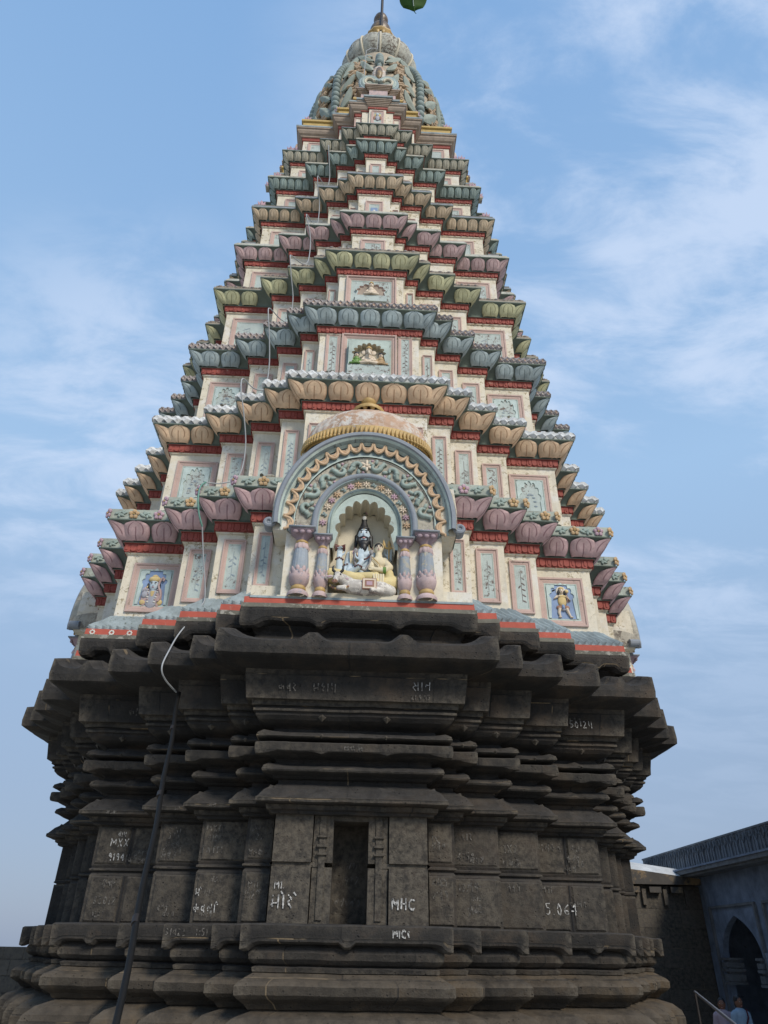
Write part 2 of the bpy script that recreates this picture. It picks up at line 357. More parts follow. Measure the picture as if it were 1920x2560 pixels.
def thing(name, label, cat, loc=(0, 0, 0), group=None):
    o = bpy.data.objects.new(name, None); C.objects.link(o); o.location = loc; o['label'] = label; o['category'] = cat
    if group: o['group'] = group
    return o
def tag(o, label, cat, group=None):
    o['label'] = label; o['category'] = cat
    if group: o['group'] = group
    return o
def rotz(k):
    c, s_ = [(1, 0), (0, 1), (-1, 0), (0, -1)][k % 4]
    return lambda p: Vector((p[0]*c-p[1]*s_, p[0]*s_+p[1]*c, p[2]))
def lerp(a, b, t): return a+(b-a)*t

# ------------------------------------------------------------------ stepped plan
def corners(W, D, o):
    """front side of the plan from the left corner to just before the right corner; W[-1]==D[-1]"""
    n = len(W); pts = [(-W[-1]-o, -D[-1]-o, True)]
    for k in range(n-2, -1, -1):
        pts.append((-W[k]-o, -D[k+1]-o, False)); pts.append((-W[k]-o, -D[k]-o, True))
    for k in range(0, n-1):
        pts.append((W[k]+o, -D[k]-o, True)); pts.append((W[k]+o, -D[k+1]-o, False))
    return pts
def full(W, D, o):
    f = corners(W, D, o); res = []
    for k in range(4):
        r = rotz(k)
        for x, y, c in f:
            p = r((x, y, 0)); res.append((p.x, p.y, c))
    return res
def edges(W, D, sides=(0, 1, 3)):
    """yields edge descriptors (index into full plan, side, convex start, convex end, length, is_front, level)"""
    f = full(W, D, 0); n = len(f); per = n//4; nl = len(W); L = []
    for s in sides:
        for j in range(per):
            i = s*per+j; a = f[i]; b = f[(i+1) % n]
            isf = (j % 2 == 0)
            lev = (nl-1-j//2) if j < per/2 else (j//2-(nl-1))
            L.append(dict(i=i, s=s, c0=a[2], c1=b[2], L=math.hypot(b[0]-a[0], b[1]-a[1]), front=isf, lev=abs(lev), right=j > per/2))
    return L
class Plan:
    def __init__(s, W, D): s.W = W; s.D = D; s.cache = {}
    def at(s, o):
        if o not in s.cache: s.cache[o] = full(s.W, s.D, o)
        return s.cache[o]
    def P(s, e, t, o, z):
        f = s.at(round(o, 5)); a = f[e['i']]; b = f[(e['i']+1) % len(f)]
        return Vector((lerp(a[0], b[0], t), lerp(a[1], b[1], t), z))
    def frame(s, e, o=0):
        f = s.at(o); a = f[e['i']]; b = f[(e['i']+1) % len(f)]
        t = Vector((b[0]-a[0], b[1]-a[1], 0)).normalized(); return t, Vector((t.y, -t.x, 0))
def sweep(mb, plan, prof, mat, seg=.25, deform=None, jit=0, mats=None, vofs=0):
    """prof list of (o, z)"""
    ref = full(plan.W, plan.D, 0); n = len(ref); divs = []
    for i in range(n):
        a, b = ref[i], ref[(i+1) % n]; L = math.hypot(b[0]-a[0], b[1]-a[1]); divs.append(max(1, int(round(L/seg))))
    rows = []; uvs = []
    for q, (o, z) in enumerate(prof):
        f = full(plan.W, plan.D, o); row = []; uv = []; sacc = 0
        for i in range(n):
            a, b = f[i], f[(i+1) % n]; ra, rb = ref[i], ref[(i+1) % n]; L = math.hypot(rb[0]-ra[0], rb[1]-ra[1])
            for k in range(divs[i]):
                t = k/divs[i]; p = Vector((lerp(a[0], b[0], t), lerp(a[1], b[1], t), z))
                if deform: p = deform(p, q, t*L, L, a[2], b[2])
                if jit: p = p+mnoise.noise_vector(p*2.7)*jit+mnoise.noise_vector(p*9.0)*jit*.6
                row.append(p); uv.append((sacc+t*L, z+vofs))
            sacc += L
        row.append(row[0].copy()); uv.append((sacc, z+vofs)); rows.append(row); uvs.append(uv)
    if mats:
        for j in range(len(rows)-1): mb.grid(rows[j:j+2], mats[j], uvs[j:j+2])
    else: mb.grid(rows, mat, uvs)

# ================================================================== TEMPLE
tower = thing('temple_tower', 'tall stepped temple tower with painted lotus tiers above a dark carved stone base', 'temple')
CW = [.93, 1.285, 1.89, 2.49, 3.43]; CD = [4.76, 4.48, 4.195, 3.87, 3.43]
core = Plan(CW, CD)
def course(name, prof, mat='stone', deform=None, parent=None, seg=.10, jit=.008, plan=core):
    mb = MB(); sweep(mb, plan, prof, mat, seg, deform, jit); return mb.build(name, parent)
sb = MB(); sweep(sb, core, [(.45, -2.1), (.45, -.98), (.30, -.95), (.28, -.9)], 'stonelow', .3, None, .01)
base = sb.build('stone_base', tower)
def ears(amp, wid, sel, mid=True, sgn=1, sharp=False):
    def f(p, q, d, L, c0, c1):
        if q not in sel: return p
        a = 0
        for on, dd in ((c0, d), (c1, L-d)):
            if on and sharp: a = max(a, math.exp(-((dd-.02)/wid)**2))
            elif on and sgn > 0: a = max(a, math.exp(-max(0, dd-.025)/(wid*1.1)))
            elif on: u = min(1, max(0, (dd-.09)/.12)); a = max(a, 1-u*u*(3-2*u))
        if mid and L > .9:
            for c in ([.5] if L < 1.5 else ([.5] if sharp else [.33, .67])):
                u = abs(d-L*c)/wid
                a = max(a, max(0, 1-u*1.0)**1.3 if sharp else math.exp(-u*u)*.9)
        return Vector((p.x, p.y, p.z+sgn*amp*a))
    return f
course('base_moulding', [(.02, -.36), (.08, -.40), (.24, -.45), (.33, -.53), (.36, -.62), (.36, -.74), (.30, -.82), (.1, -.88), (.1, -1.0)][::-1], 'stonelow', None, base)
course('base_moulding', [(.02, -.40), (.10, -.38), (.14, -.33), (.21, -.285), (.245, -.25), (.25, -.17), (.22, -.135), (.13, -.085), (.06, -.05), (.01, -.02)], 'stonelow', None, base)
course('base_moulding', [(.02, -.06), (.09, -.05), (.10, -.01), (.05, .01), (.10, .03), (.14, .07), (.145, .13), (.12, .18), (.09, .21), (.08, .25)], 'stone', None, base)
course('ledge', [(.08, .21), (.20, .215), (.235, .235), (.24, .30), (.24, .385), (.22, .40), (0, .412)], 'stone', ears(.085, .065, (1, 2), True, -1, True), base, .05, .005)
# main wall panels: the central face of each side is left to the door frame
wp = MB(); sweep(wp, core, [(0, .40), (0, .955), (-.02, .985), (-.022, 1.0), (.014, 1.012), (.014, 1.03), (-.012, 1.045), (0, 1.075), (0, 1.56)], 'stonewall', .2, None, .004)
# cut away the central faces
keep = []
for i, f in enumerate(wp.f):
    c = sum((wp.v[k] for k in f), Vector())/4
    a, b = (abs(c.x), abs(c.y)) if abs(c.y) > abs(c.x) else (abs(c.y), abs(c.x))
    if not (b > 4.70 and a < .90): keep.append(i)
wp.f = [wp.f[i] for i in keep]; wp.m = [wp.m[i] for i in keep]; wp.uv = [wp.uv[i] for i in keep]
# vertical joint grooves / pilaster strips on each face
for e in edges(CW, CD, (0, 1, 3)):
    if not e['front'] or e['L'] < .3 or e['lev'] == 0: continue
    t_, n_ = core.frame(e)
    for zz0, zz1 in ((.42, .945), (1.085, 1.545)):
        for fr in ((.5,) if e['L'] > .8 else ()):
            p = core.P(e, fr, .001, 0)
            wp.box((0, 0, (zz0+zz1)/2), (.014, .012, zz1-zz0), 'shadow', lambda q, p=p, t_=t_, n_=n_: p+t_*q.x-n_*q.y*1+Vector((0, 0, q.z)))
        # slightly raised block face
        w0, w1 = .03, e['L']-.03
        if not e['c1']: w1 = e['L']-.015
        if not e['c0']: w0 = .015
        if e['L'] > .8:
            rr = [(w0, e['L']*.5-.03), (e['L']*.5+.03, w1)]
        else: rr = [(w0, w1)]
        for a, b in rr:
            A = core.P(e, a/e['L'], 0, 0); B = core.P(e, b/e['L'], 0, 0)
            pr = [Vector((A.x, A.y, zz0)), Vector((B.x, B.y, zz0)), Vector((B.x, B.y, zz1)), Vector((A.x, A.y, zz1))]
            o2 = random.uniform(.014, .022); inn = .018
            qi = [pr[0]+t_*inn+Vector((0, 0, inn)), pr[1]-t_*inn+Vector((0, 0, inn)), pr[2]-t_*inn-Vector((0, 0, inn)), pr[3]+t_*inn-Vector((0, 0, inn))]
            qi = [q+n_*(o2+random.uniform(-.003, .003)) for q in qi]
            u0 = random.uniform(0, 9); uv = [(u0, .02), (u0+.2, .02), (u0+.2, .3), (u0, .3)]*2
            wp.add(pr+qi, [(0, 1, 5, 4), (1, 2, 6, 5), (2, 3, 7, 6), (3, 0, 4, 7), (4, 5, 6, 7)], 'stonewall', uv)
wp.build('wall_course', base)
for s in (0, 1, 3):
    T = rotz(s); mb = MB(); y = -4.76
    for sx in (-1, 1):
        for z0, z1 in ((.41, .99), (1.04, 1.56)):
            mb.box((sx*.69, y+.25, (z0+z1)/2), (.46, .5+.02, z1-z0), 'stonewall', T)
            mb.box((sx*.33, y+.285, (z0+z1)/2), (.235, .5, z1-z0), 'stonewall', T)
        mb.box((sx*.62, y+.27, 1.015), (.60, .49, .05), 'stonewall', T)
        # pilaster strip with little carved square
        mb.box((sx*.34, y+.275, 1.0), (.075, .52, 1.1), 'stonewall', T)
        mb.box((sx*.34, y+.02, 1.22), (.12, .06, .03), 'stonewall', T); mb.box((sx*.34, y+.02, 1.13), (.12, .06, .02), 'stonewall', T)
        mb.box((sx*.34, y+.02, 1.32), (.12, .06, .02), 'stonewall', T)
    mb.box((0, y+.6, 1.0), (.5, .1, 1.2), 'stonewall', T)
    mb.box((0, y+.3, 1.53), (.44, .5, .06), 'stonewall', T)
    mb.build('door_niche', base)
course('base_moulding', [(-.1, 1.552), (.07, 1.556), (.075, 1.585), (.11, 1.60), (.12, 1.65), (.05, 1.66)], 'stone', None, base)
course('kapota_eave', [(.04, 1.652), (.12, 1.655), (.215, 1.66), (.235, 1.672), (.235, 1.715), (.215, 1.73), (.15, 1.765), (.10, 1.80), (.085, 1.83), (.06, 1.84), (.035, 1.885), (.0, 1.91), (0, 1.98)], 'stone', ears(.05, .09, (6, 7, 8), True, 1), base, .07)
course('base_moulding', [(0, 1.955), (.05, 1.965), (.08, 1.99), (.19, 2.025), (.20, 2.045), (.185, 2.06), (.13, 2.10), (.06, 2.13), (.045, 2.17)], 'stone', ears(.03, .06, (5, 6), True, 1, True), base, .08)
course('moulded_ledge', [(.04, 2.15), (.06, 2.19), (.13, 2.215), (.17, 2.235), (.29, 2.24), (.30, 2.25), (.30, 2.335), (.285, 2.35), (.08, 2.352)], 'stone', ears(.03, .05, (3, 4), True, -1), base, .07)
course('base_moulding', [(.08, 2.345), (.10, 2.365), (.12, 2.385), (.27, 2.405), (.30, 2.42), (.285, 2.435), (.22, 2.48), (.12, 2.51), (.09, 2.56)], 'stone', ears(.035, .06, (5, 6), True, 1, True), base, .08)
course('base_moulding', [(.08, 2.545), (.12, 2.575), (.20, 2.595), (.28, 2.625), (.325, 2.67), (.33, 2.71), (.36, 2.715), (.36, 2.745), (.34, 2.75), (.345, 2.775), (.38, 2.78), (.385, 2.842), (.2, 2.846)], 'stone', None, base)
course('frieze', [(.30, 2.838), (.452, 2.84), (.465, 2.95), (.49, 3.12), (.50, 3.24), (.3, 3.25)], 'stone', None, base, .25)
course('stone_eave', [(.40, 3.19), (.55, 3.215), (.75, 3.25), (.80, 3.262), (.85, 3.29), (.86, 3.38), (.85, 3.455), (.81, 3.475), (.70, 3.52), (.58, 3.585), (.47, 3.63), (.40, 3.64)], 'stone', ears(.14, .065, (6, 7, 8), True, 1), base, .03, .008)
course('base_moulding', [(.35, 3.60), (.45, 3.625), (.43, 3.68), (.45, 3.73), (.50, 3.78), (.50, 3.85)], 'stone', None, base)
course('stone_cornice', [(.45, 3.79), (.56, 3.81), (.615, 3.825), (.635, 3.86), (.645, 3.95), (.63, 4.045), (.5, 4.05)], 'stone', ears(.08, .05, (1, 2, 3), True, -1), base, .035, .009)
# cement edge
mb = MB(); sweep(mb, core, [(.60, 3.99), (.642, 3.995), (.64, 4.055), (.5, 4.06)], 'moss', .07, None, .008); mb.build('cement_edge', base)
# diamond bosses under the upper bands
def part_at(mesh, name, parent, M_):
    o = bpy.data.objects.new(name, mesh); C.objects.link(o); o.parent = parent; o.matrix_local = M_; return o
def basis(t, n, p, s=1.0):
    m = Matrix((t*s, n*s, Vector((0, 0, s)))).transposed().to_4x4(); m.translation = p; return m
mb = MB(); mb.add([Vector((1, 0, 0)), Vector((0, 0, 1)), Vector((-1, 0, 0)), Vector((0, 0, -1)), Vector((0, .9, 0))], [(4, 1, 0), (4, 2, 1), (4, 3, 2), (4, 0, 3)], 'stone')
dbm = mb.build('diamond_boss'); dmesh = dbm.data; bpy.data.objects.remove(dbm)
for e in edges(CW, CD, (0, 1, 3)):
    if not e['front'] or e['L'] < .35: continue
    t_, n_ = core.frame(e)
    for fr in ((.33, .66) if e['L'] > 1.6 else (.5,)):
        for zc, o, r in ((2.655, .31, .055), (2.43, .29, .03)): part_at(dmesh, 'diamond_boss', base, basis(t_, n_, core.P(e, fr, o, zc), r))
# red painted strip and blue tile skirt
mb = MB(); sweep(mb, core, [(.55, 4.045), (.615, 4.05), (.61, 4.155), (.56, 4.16)], 'redstrip', .3, None, .003)
f_ = [e for e in edges(CW, CD, (0,)) if e['front'] and e['lev'] == 4 and not e['right']][0]
t_, n_ = core.frame(f_)
for fr in (.12, .42, .70):
    p = core.P(f_, fr, .62, 4.10)
    for k in range(8):
        a = k*math.pi/4+.2; d = t_*math.cos(a)+Vector((0, 0, math.sin(a)))
        mb.ell(p+d*.030, (.014, .004, .014), 'flwhite', 6, 4)
mb.build('red_strip', tower)
sk = [(.60, 4.16), (.60, 4.19), (.55, 4.25), (.47, 4.33), (.40, 4.43), (.34, 4.50)]
sides_ = {}
for e in edges(CW, CD, (0, 1, 2, 3)):
    if e['front'] and e['lev'] == 0: continue
    g_ = (e['s'], e['right']) if False else (e['s'] if not e['right'] else (e['s']+1) % 4)
    mb = sides_.setdefault(g_, MB())
    ca_, cb_ = core.P(e, 0, 0, 0), core.P(e, 1, 0, 0)
    if not e['front'] and max(min(abs(ca_.x), abs(ca_.y)), min(abs(cb_.x), abs(cb_.y))) < 1.0: continue
    n_t = max(1, round(e['L']/.105)); sub = 6; rows = []
    N_ = n_t*sub
    for q, (o, z) in enumerate(sk):
        row = []
        for i in range(N_+1):
            u = (i % sub)/sub; sh = math.sin(q/5*math.pi)*.25
            b = math.sin(math.pi*((u+sh) % 1))**2 if 0 < q < 5 else .3
            tt = i/N_
            p = core.P(e, tt, o-.02+b*.05*(1-q*.1), z-.01+b*.03); row.append(p)
        rows.append(row)
    mb.grid(rows, 'tile')
for mb in sides_.values(): mb.build('tile_skirt', tower)

# ------------------------------------------------------------------ painted tiers
TW = [
 ([1.94, 2.53, 3.11, 4.11], [5.21, 4.89, 4.54, 4.11], 6.02),
 ([1.333, 1.749, 2.259, 2.858, 3.84], [5.193, 4.928, 4.561, 4.198, 3.84], 8.233),
 ([1.232, 1.551, 2.027, 2.623, 3.597], [4.868, 4.644, 4.273, 3.94, 3.597], 10.35),
 ([.96, 1.206, 1.764, 2.368, 3.422], [4.568, 4.353, 4.089, 3.779, 3.422], 12.349),
 ([.749, .97, 1.532, 2.164, 3.226], [4.244, 4.05, 3.862, 3.569, 3.226], 14.093),
 ([.658, .88, 1.375, 1.941, 3.038], [4.063, 3.887, 3.674, 3.354, 3.038], 15.818),
 ([.512, .755, 1.221, 1.819, 2.822], [3.963, 3.775, 3.592, 3.247, 2.822], 17.44),
 ([.566, .954, 1.548, 2.607], [3.48, 3.33, 2.98, 2.607], 19.046),
]
CELL = [.45, .43, .41, .385, .36, .27, .2, .21]
def petal(mb, plan, e, sc_, half, z0, z1, o0, o1, mat, wrap=0, bulge=.05):
    """petal centred at arc distance sc_ on edge e ; wrap: petal folded over the corner that starts edge e (needs previous edge)"""
    na, nb = 10, 8; L = e['L']; half = half*random.uniform(.96, 1.02); bulge = bulge*random.uniform(.85, 1.15); n = len(plan.at(0)); rows = []; uvs = []
    for j in range(nb+1):
        b = j/nb; wd = .80+.20*math.sin(min(1, b/.5)*math.pi/2) if b < .80 else math.sqrt(max(0.0, 1-((b-.80)/.205)**2))*.80+.20
        row = []; uv = []
        for i in range(na+1):
            a = -1+2*i/na
            top = 1-.07*math.exp(-(a/.22)**2)-.10*abs(a)**5+random.uniform(-.012, .012)*0
            v = b*top
            o = o0+(o1-o0)*(v**1.3)
            bl = bulge*1.9*(1-.55*abs(a)**3)*math.sin(math.pi*min(1, .10+.84*v**.62))**.8
            groove = .012*math.exp(-(a/.09)**2)*(1 if v < .7 else 0)
            o += bl-groove+(.006 if 0 < i < na else -.01)
            u = a*wd*half; z = z0+(z1-z0)*v
            if wrap and u < 0:
                ee = dict(i=(e['i']-1) % n); pv = plan.at(0); A, B = pv[ee['i']], pv[e['i']]; LL = math.hypot(B[0]-A[0], B[1]-A[1])
                f = plan.at(round(o, 5)); a1 = f[ee['i']]; b1 = f[e['i']]; l2 = math.hypot(b1[0]-a1[0], b1[1]-a1[1]) or 1
                p = Vector((b1[0], b1[1], z))+Vector((a1[0]-b1[0], a1[1]-b1[1], 0))/l2*(-u)
            elif wrap:
                f = plan.at(round(o, 5)); a1 = f[e['i']]; b1 = f[(e['i']+1) % n]; l2 = math.hypot(b1[0]-a1[0], b1[1]-a1[1]) or 1
                p = Vector((a1[0], a1[1], z))+Vector((b1[0]-a1[0], b1[1]-a1[1], 0))/l2*u
            else: p = plan.P(e, (sc_+u)/L, 0, z)+plan.frame(e)[1]*o
            row.append(p); uv.append((a, v))
        rows.append(row); uvs.append(uv)
    mb.grid(rows, mat, uvs)
def flower(mb, p, t, n, r, mat):
    up = Vector((0, 0, 1)); rot = Matrix((t, n, up)).transposed()
    for k in range(5):
        a = k*2*math.pi/5+.3; d = t*math.cos(a)+up*math.sin(a)
        mb.ell(p+d*r*.62+n*r*.1, (r*.42, r*.28, r*.42), mat, 6, 4, rot=rot)
    mb.ell(p+n*r*.3, (r*.22, r*.2, r*.22), 'gold', 5, 3, rot=rot)
def leafscroll(mb, p, t, n, r, mat, fl=1):
    up = Vector((0, 0, 1))
    for k, (dx, dz, ang, l) in enumerate(((-.9, .15, .5, .75), (-.1, -.2, -.35, .85), (.75, .2, .6, .7), (.25, .45, 1.3, .45), (-.5, -.45, -1.2, .4))):
        a = ang*fl; x = t*math.cos(a)+up*math.sin(a); z = x.cross(n); rot = Matrix((x, n, z)).transposed()
        mb.ell(p+t*dx*r*.8+up*dz*r*fl+n*.004, (r*l, r*.22, r*.27), mat, 6, 4, rot=rot)
def tabs(mb, plan, e, o, z0, z1, w_, mat, idx0=0):
    L = e['L']+2*0; n = max(1, round(e['L']/w_))
    for i in range(n):
        wide = (i % 2 == 0)
        s0, s1 = i/n, (i+1)/n; g = .06/n
        zt = z1; zb = z0 if wide else z0+.018
        A = s0+g; B = s1-g; pts = [(A, zt), (B, zt), (B, zb+.03), (lerp(A, B, .8), zb+.006), ((A+B)/2, zb), (lerp(A, B, .2), zb+.006), (A, zb+.03)]
        ft = [plan.P(e, s, o+.022, z) for s, z in pts]; bk = [plan.P(e, s, o, z) for s, z in pts]
        mb.add(ft, [(6, 5, 4, 3, 2, 1, 0)], mat)
        k = len(pts); mb.add(ft+bk, [(j, (j+1) % k, (j+1) % k+k, j+k) for j in range(k)], mat)
        # inner raised U
        if wide:
            q = [(lerp(A, B, .3), zt-.02), (lerp(A, B, .7), zt-.02), (lerp(A, B, .7), zb+.045), ((A+B)/2, zb+.03), (lerp(A, B, .3), zb+.045)]
            ft2 = [plan.P(e, s, o+.032, z) for s, z in q]; bk2 = [plan.P(e, s, o+.02, z) for s, z in q]
            mb.add(ft2, [(4, 3, 2, 1, 0)], mat); mb.add(ft2+bk2, [(j, (j+1) % 5, (j+1) % 5+5, j+5) for j in range(5)], mat)
def cusp_poly(w_, h0, h1, lobes=7, depth=.12, n=5):
    """cusped arch outline from right spring to left spring; h0 spring height, h1 apex height"""
    pts = []
    for k in range(lobes):
        a0 = math.pi*k/lobes; a1 = math.pi*(k+1)/lobes
        for i in range(n+1):
            if i == 0 and k > 0: continue
            a = lerp(a0, a1, i/n); r = 1-depth+depth*math.sin(math.pi*i/n)
            x = math.cos(a)*w_*r; z = h0+(h1-h0)*math.sin(a)**1.0*r
            pts.append((x, z))
    return pts
def framed(mb, p, t, n, w_, h, style='plain', depth=.035):
    """picture-frame panel; p is the bottom centre on the wall face"""
    up = Vector((0, 0, 1)); T = lambda q: p+t*q[0]-n*q[1]+up*q[2]   # q.y negative = outwards
    def ring(x0, z0, b, y0, y1, mat):      # rectangular ring from half-width x0, margin z0 ; thickness b ; outer depth y0, inner depth y1
        o = [(-x0, z0), (x0, z0), (x0, h-z0), (-x0, h-z0)]; i = [(-x0+b, z0+b), (x0-b, z0+b), (x0-b, h-z0-b), (-x0+b, h-z0-b)]
        V = [T((x, -y0, z)) for x, z in o]+[T((x, -y1, z)) for x, z in i]
        mb.add(V, [(k, (k+1) % 4, (k+1) % 4+4, k+4) for k in range(4)], mat)
    f = min(w_, h*.6)
    b1 = min(.05, f*.11); x = w_/2; z = 0
    ring(x, 0, .001, 0, depth, 'pinkframe'); ring(x, 0, b1*.6, depth, depth, 'pinkframe')
    x -= b1*.6; z += b1*.6; ring(x, z, b1*.25, depth, depth*.55, 'pinkframe'); x -= b1*.25; z += b1*.25
    ring(x, z, b1*.45, depth*.55, depth*.55, 'pinkframe'); x -= b1*.45; z += b1*.45
    ring(x, z, b1*.7, depth*.55, .012, 'pinkframe'); x -= b1*.7; z += b1*.7
    ring(x, z, b1*.3, .012, .012, 'palegreen'); x -= b1*.3; z += b1*.3
    ring(x, z, b1*.15, .012, .005, 'palegreen'); x -= b1*.15; z += b1*.15
    mb.add([T((a, -.005, c)) for a, c in ((-x, z), (x, z), (x, h-z), (-x, h-z))], [(0, 1, 2, 3)], 'pale')
    return x, z, T
def motif(mb, T, x, z, h, kind):
    """worn painted-relief vine in a narrow panel"""
    rnd = random.Random(int(abs(x*1e4)+h*977))
    zc = z+.04; hh = h-2*z-.08; m = kind
    if hh < .08: return
    k = max(2, int(hh/.06))
    for i in range(k):
        zz = zc+hh*(.12+.76*i/k); sx = (-1)**i
        if rnd.random() < .25: continue
        a = rnd.uniform(.4, 1.0)*sx
        rot = Matrix.Rotation(a, 3, 'Y')
        mb.ell((sx*x*.28, -.006, zz), (x*.34, .004, .014), m, 6, 3, T=T, rot=rot)
    mb.box((0, -.006, zc+hh*.5), (.006, .006, hh*.8), m, T)

tier_objs = []
for ti, (W, D, z) in enumerate(TW):
    c = W[-1]; f = (c/4.11)**.5; pl = Plan(W, D); E3 = edges(W, D, (0, 1, 3)); E4 = edges(W, D, (0, 1, 2, 3))
    ph = .27*f+.01; rh = .155*f; sh = [.19, .17, .155, .135, .13, .15, .13, .08][ti]
    oi = -.24*f                        # petal foot
    zr = z-ph-.02                      # top of the red band
    wo = -.33*f                        # wall offset
    zb = 4.22 if ti == 0 else TW[ti-1][2]-.12
    tb = MB()
    sweep(tb, pl, [(wo, zb), (wo, zr-rh-.015)], 'cream', 1.0, None, 0)
    tier = tb.build('tier', tower); tier_objs.append((tier, pl, zb, zr-rh, wo))
    # red fringe
    rb = MB(); sweep(rb, pl, [(wo-.02, zr-rh-.02), (wo+.03, zr-rh-.012), (wo+.03, zr-rh), (oi-.045, zr-rh+.004)], 'cream', 1.0)
    sweep(rb, pl, [(oi-.05, zr-rh+.004), (oi-.045, zr+.001), (oi-.01, zr), (oi-.008, zr+.012), (oi-.03, zr+.014)], 'red', 1.0)
    for e in E3: tabs(rb, pl, e, oi-.045, zr-rh+.006, zr-.005, [.10, .10, .095, .09, .085, .08, .08, .1][ti], 'red')
    rb.build('fringe_band', tier)
    # petals
    pb = MB()
    pr = [(oi-.05, zr+.012), (oi+.005, zr+.012), (oi+.005, zr+.024)]
    for q in range(7): v = q/6; pr.append((oi+(-.02-oi)*(v**1.3), zr+.024+(z-.02-zr-.024)*v))
    pr += [(.012, z-.018), (.015, z+.006), (0, z+.008)]
    sweep(pb, pl, pr, 'green', 1.0)
    half = CELL[ti]*.5*.96
    for e in E3:
        L = e['L']
        if e['c0']:
            petal(pb, pl, e, 0, half, zr+.026, z-.010, oi, -.02, 'petal%d' % ti, wrap=1, bulge=.045*f)
        if e['front']:
            if e['c0'] and e['c1']:
                n = max(2, round(L/CELL[ti])); pos = [L*i/n for i in range(1, n)]; hh = L/n*.5*.96
            elif e['c0']: pos = [CELL[ti]*i for i in range(1, 9) if CELL[ti]*(i-.25) < L]; hh = half
            else: pos = [L-CELL[ti]*i for i in range(1, 9) if CELL[ti]*(i-.25) < L]; hh = half
            for s in pos: petal(pb, pl, e, s, hh, zr+.026, z-.010, oi, -.02, 'petal%d' % ti, bulge=.045*f)
    pb.build('lotus_cornice', tier, smooth=True)
    # slab with its border ornament and the sloping top
    s2 = MB(); sl_ = 'slab%d' % ti
    mats = [sl_, sl_, 'weather', 'weather', 'weather']
    prs = [(-.05, z+.008), (-.006, z+.009), (0, z+sh), (-.06, z+sh+.02), (-.3*f, z+sh+.11), (-.42*f, z+sh+.15)]
    if ti in (3, 4, 5, 6, 7): prs = [(-.05, z+.008), (.006, z+.009), (.004, z+sh*.45), (-.028, z+sh*.47), (-.03, z+sh), (-.1, z+sh+.03), (-.40*f, z+sh+.12)]; mats = [sl_, sl_, sl_, 'moss' if ti == 5 else sl_, 'weather', 'weather']
    sweep(s2, pl, prs, None, .15, None, .006, mats)
    slab = s2.build('cornice_slab', tier)
    ob = MB()
    if ti == 0:
        FM = []
        for kind in range(4):
            q_ = MB(); ex, ey = Vector((1, 0, 0)), Vector((0, 1, 0))
            if kind < 2: flower(q_, Vector((0, 0, 0)), ex, ey, .088, ('flpink', 'florange')[kind])
            else: leafscroll(q_, Vector((0, 0, 0)), ex, ey, .085, 'leafg', 1 if kind == 2 else -1)
            oo = q_.build('x'); FM.append(oo.data); bpy.data.objects.remove(oo)
    for e in E3:
        t_, n_ = pl.frame(e); L = e['L']
        if L < .12: continue
        if ti == 0:
            k = max(1, round(L/.215)); 
            for i in range(k+1):
                if (i == 0 and not e['c0']) or (i == k and not e['c1']): continue
                if i == k and e['c1']: continue
                p = pl.P(e, min(1, max(0, (i*L/k)/L)), .004, z+sh*.52)
                if i % 2 == 0:
                    nn = n_ if i else (n_-t_).normalized(); tt = t_ if i else (n_+t_).normalized()
                    part_at(FM[(i//2+e['i']) % 2], 'flower', tier, basis(tt, nn, p))
                else: part_at(FM[2 if i % 4 == 1 else 3], 'leaf_scroll', tier, basis(t_, n_, p))
                if k == 1: pass
        elif ti in (1, 2):
            s_ = (.165, .125)[ti-1]; k = max(1, round(L/s_)); hw = L/k*.5
            for i in range(k):
                cs = (i+.5)*L/k
                for (r0, r1, o0, o1, mt) in (((1.0, .62, .0, .05, 'white'), (.62, 0, .05, .04, 'white')) if ti == 1 else ((1.0, .72, 0, .035, 'greyd'), (.72, .45, .035, .015, 'greyd'), (.45, 0, .015, .01, 'rust'))):
                    q = []
                    for rr, oo in ((r0, o0), (r1, o1)):
                        q.append([pl.P(e, (cs+dx*hw*rr)/L, oo+.002, z+sh*.55+dz*sh*.56*rr) for dx, dz in ((1, 0), (0, 1), (-1, 0), (0, -1))])
                    ob.grid(q, mt, close=True)
        elif ti == 3:
            k = max(1, round(L/.17)); rot = Matrix((t_, n_, Vector((0, 0, 1)))).transposed()
            for i in range(k):
                p = pl.P(e, (i+.5)/k, -.028, z+sh*.72)
                ob.ell(p, (L/k*.36, .03, sh*.34), 'brownb', 8, 4, rot=rot); ob.ell(p+n_*.014, (L/k*.2, .03, sh*.17), 'greyd', 8, 4, rot=rot)
                p2 = pl.P(e, (i+1)/k, -.028, z+sh*.72) if i < k-1 else None
                if p2: ob.ell(p2, (.02, .028, .02), 'brownb', 5, 4, rot=rot)
    if ob.f: ob.build(['flower_border', 'diamond_border', 'diamond_border', 'bead_border'][ti], slab if False else tier)
    # rubble / worn plaster humps lying on the first two slabs: carved into the sloping top
    if ti < 2:
        hb = MB()
        for e in E3:
            if not e['front']: continue
            k = int(e['L']/.11)
            for i in range(k):
                o = -.10-.18*random.random(); p = pl.P(e, (i+random.random())/k, o, z+sh+.045-o*.25)
                t_, n_ = pl.frame(e); rot = Matrix((t_, n_, Vector((0, 0, 1)))).transposed() @ Matrix.Rotation(random.uniform(0, 3), 3, 'Z')
                hb.ell(p, (random.uniform(.05, .12), random.uniform(.03, .06), random.uniform(.015, .035)), 'weather' if random.random() < .7 else 'moss', 7, 4, rot=rot)
        hb.build('worn_top_relief', tier)
    # panels
    ztop = zr-rh-.03
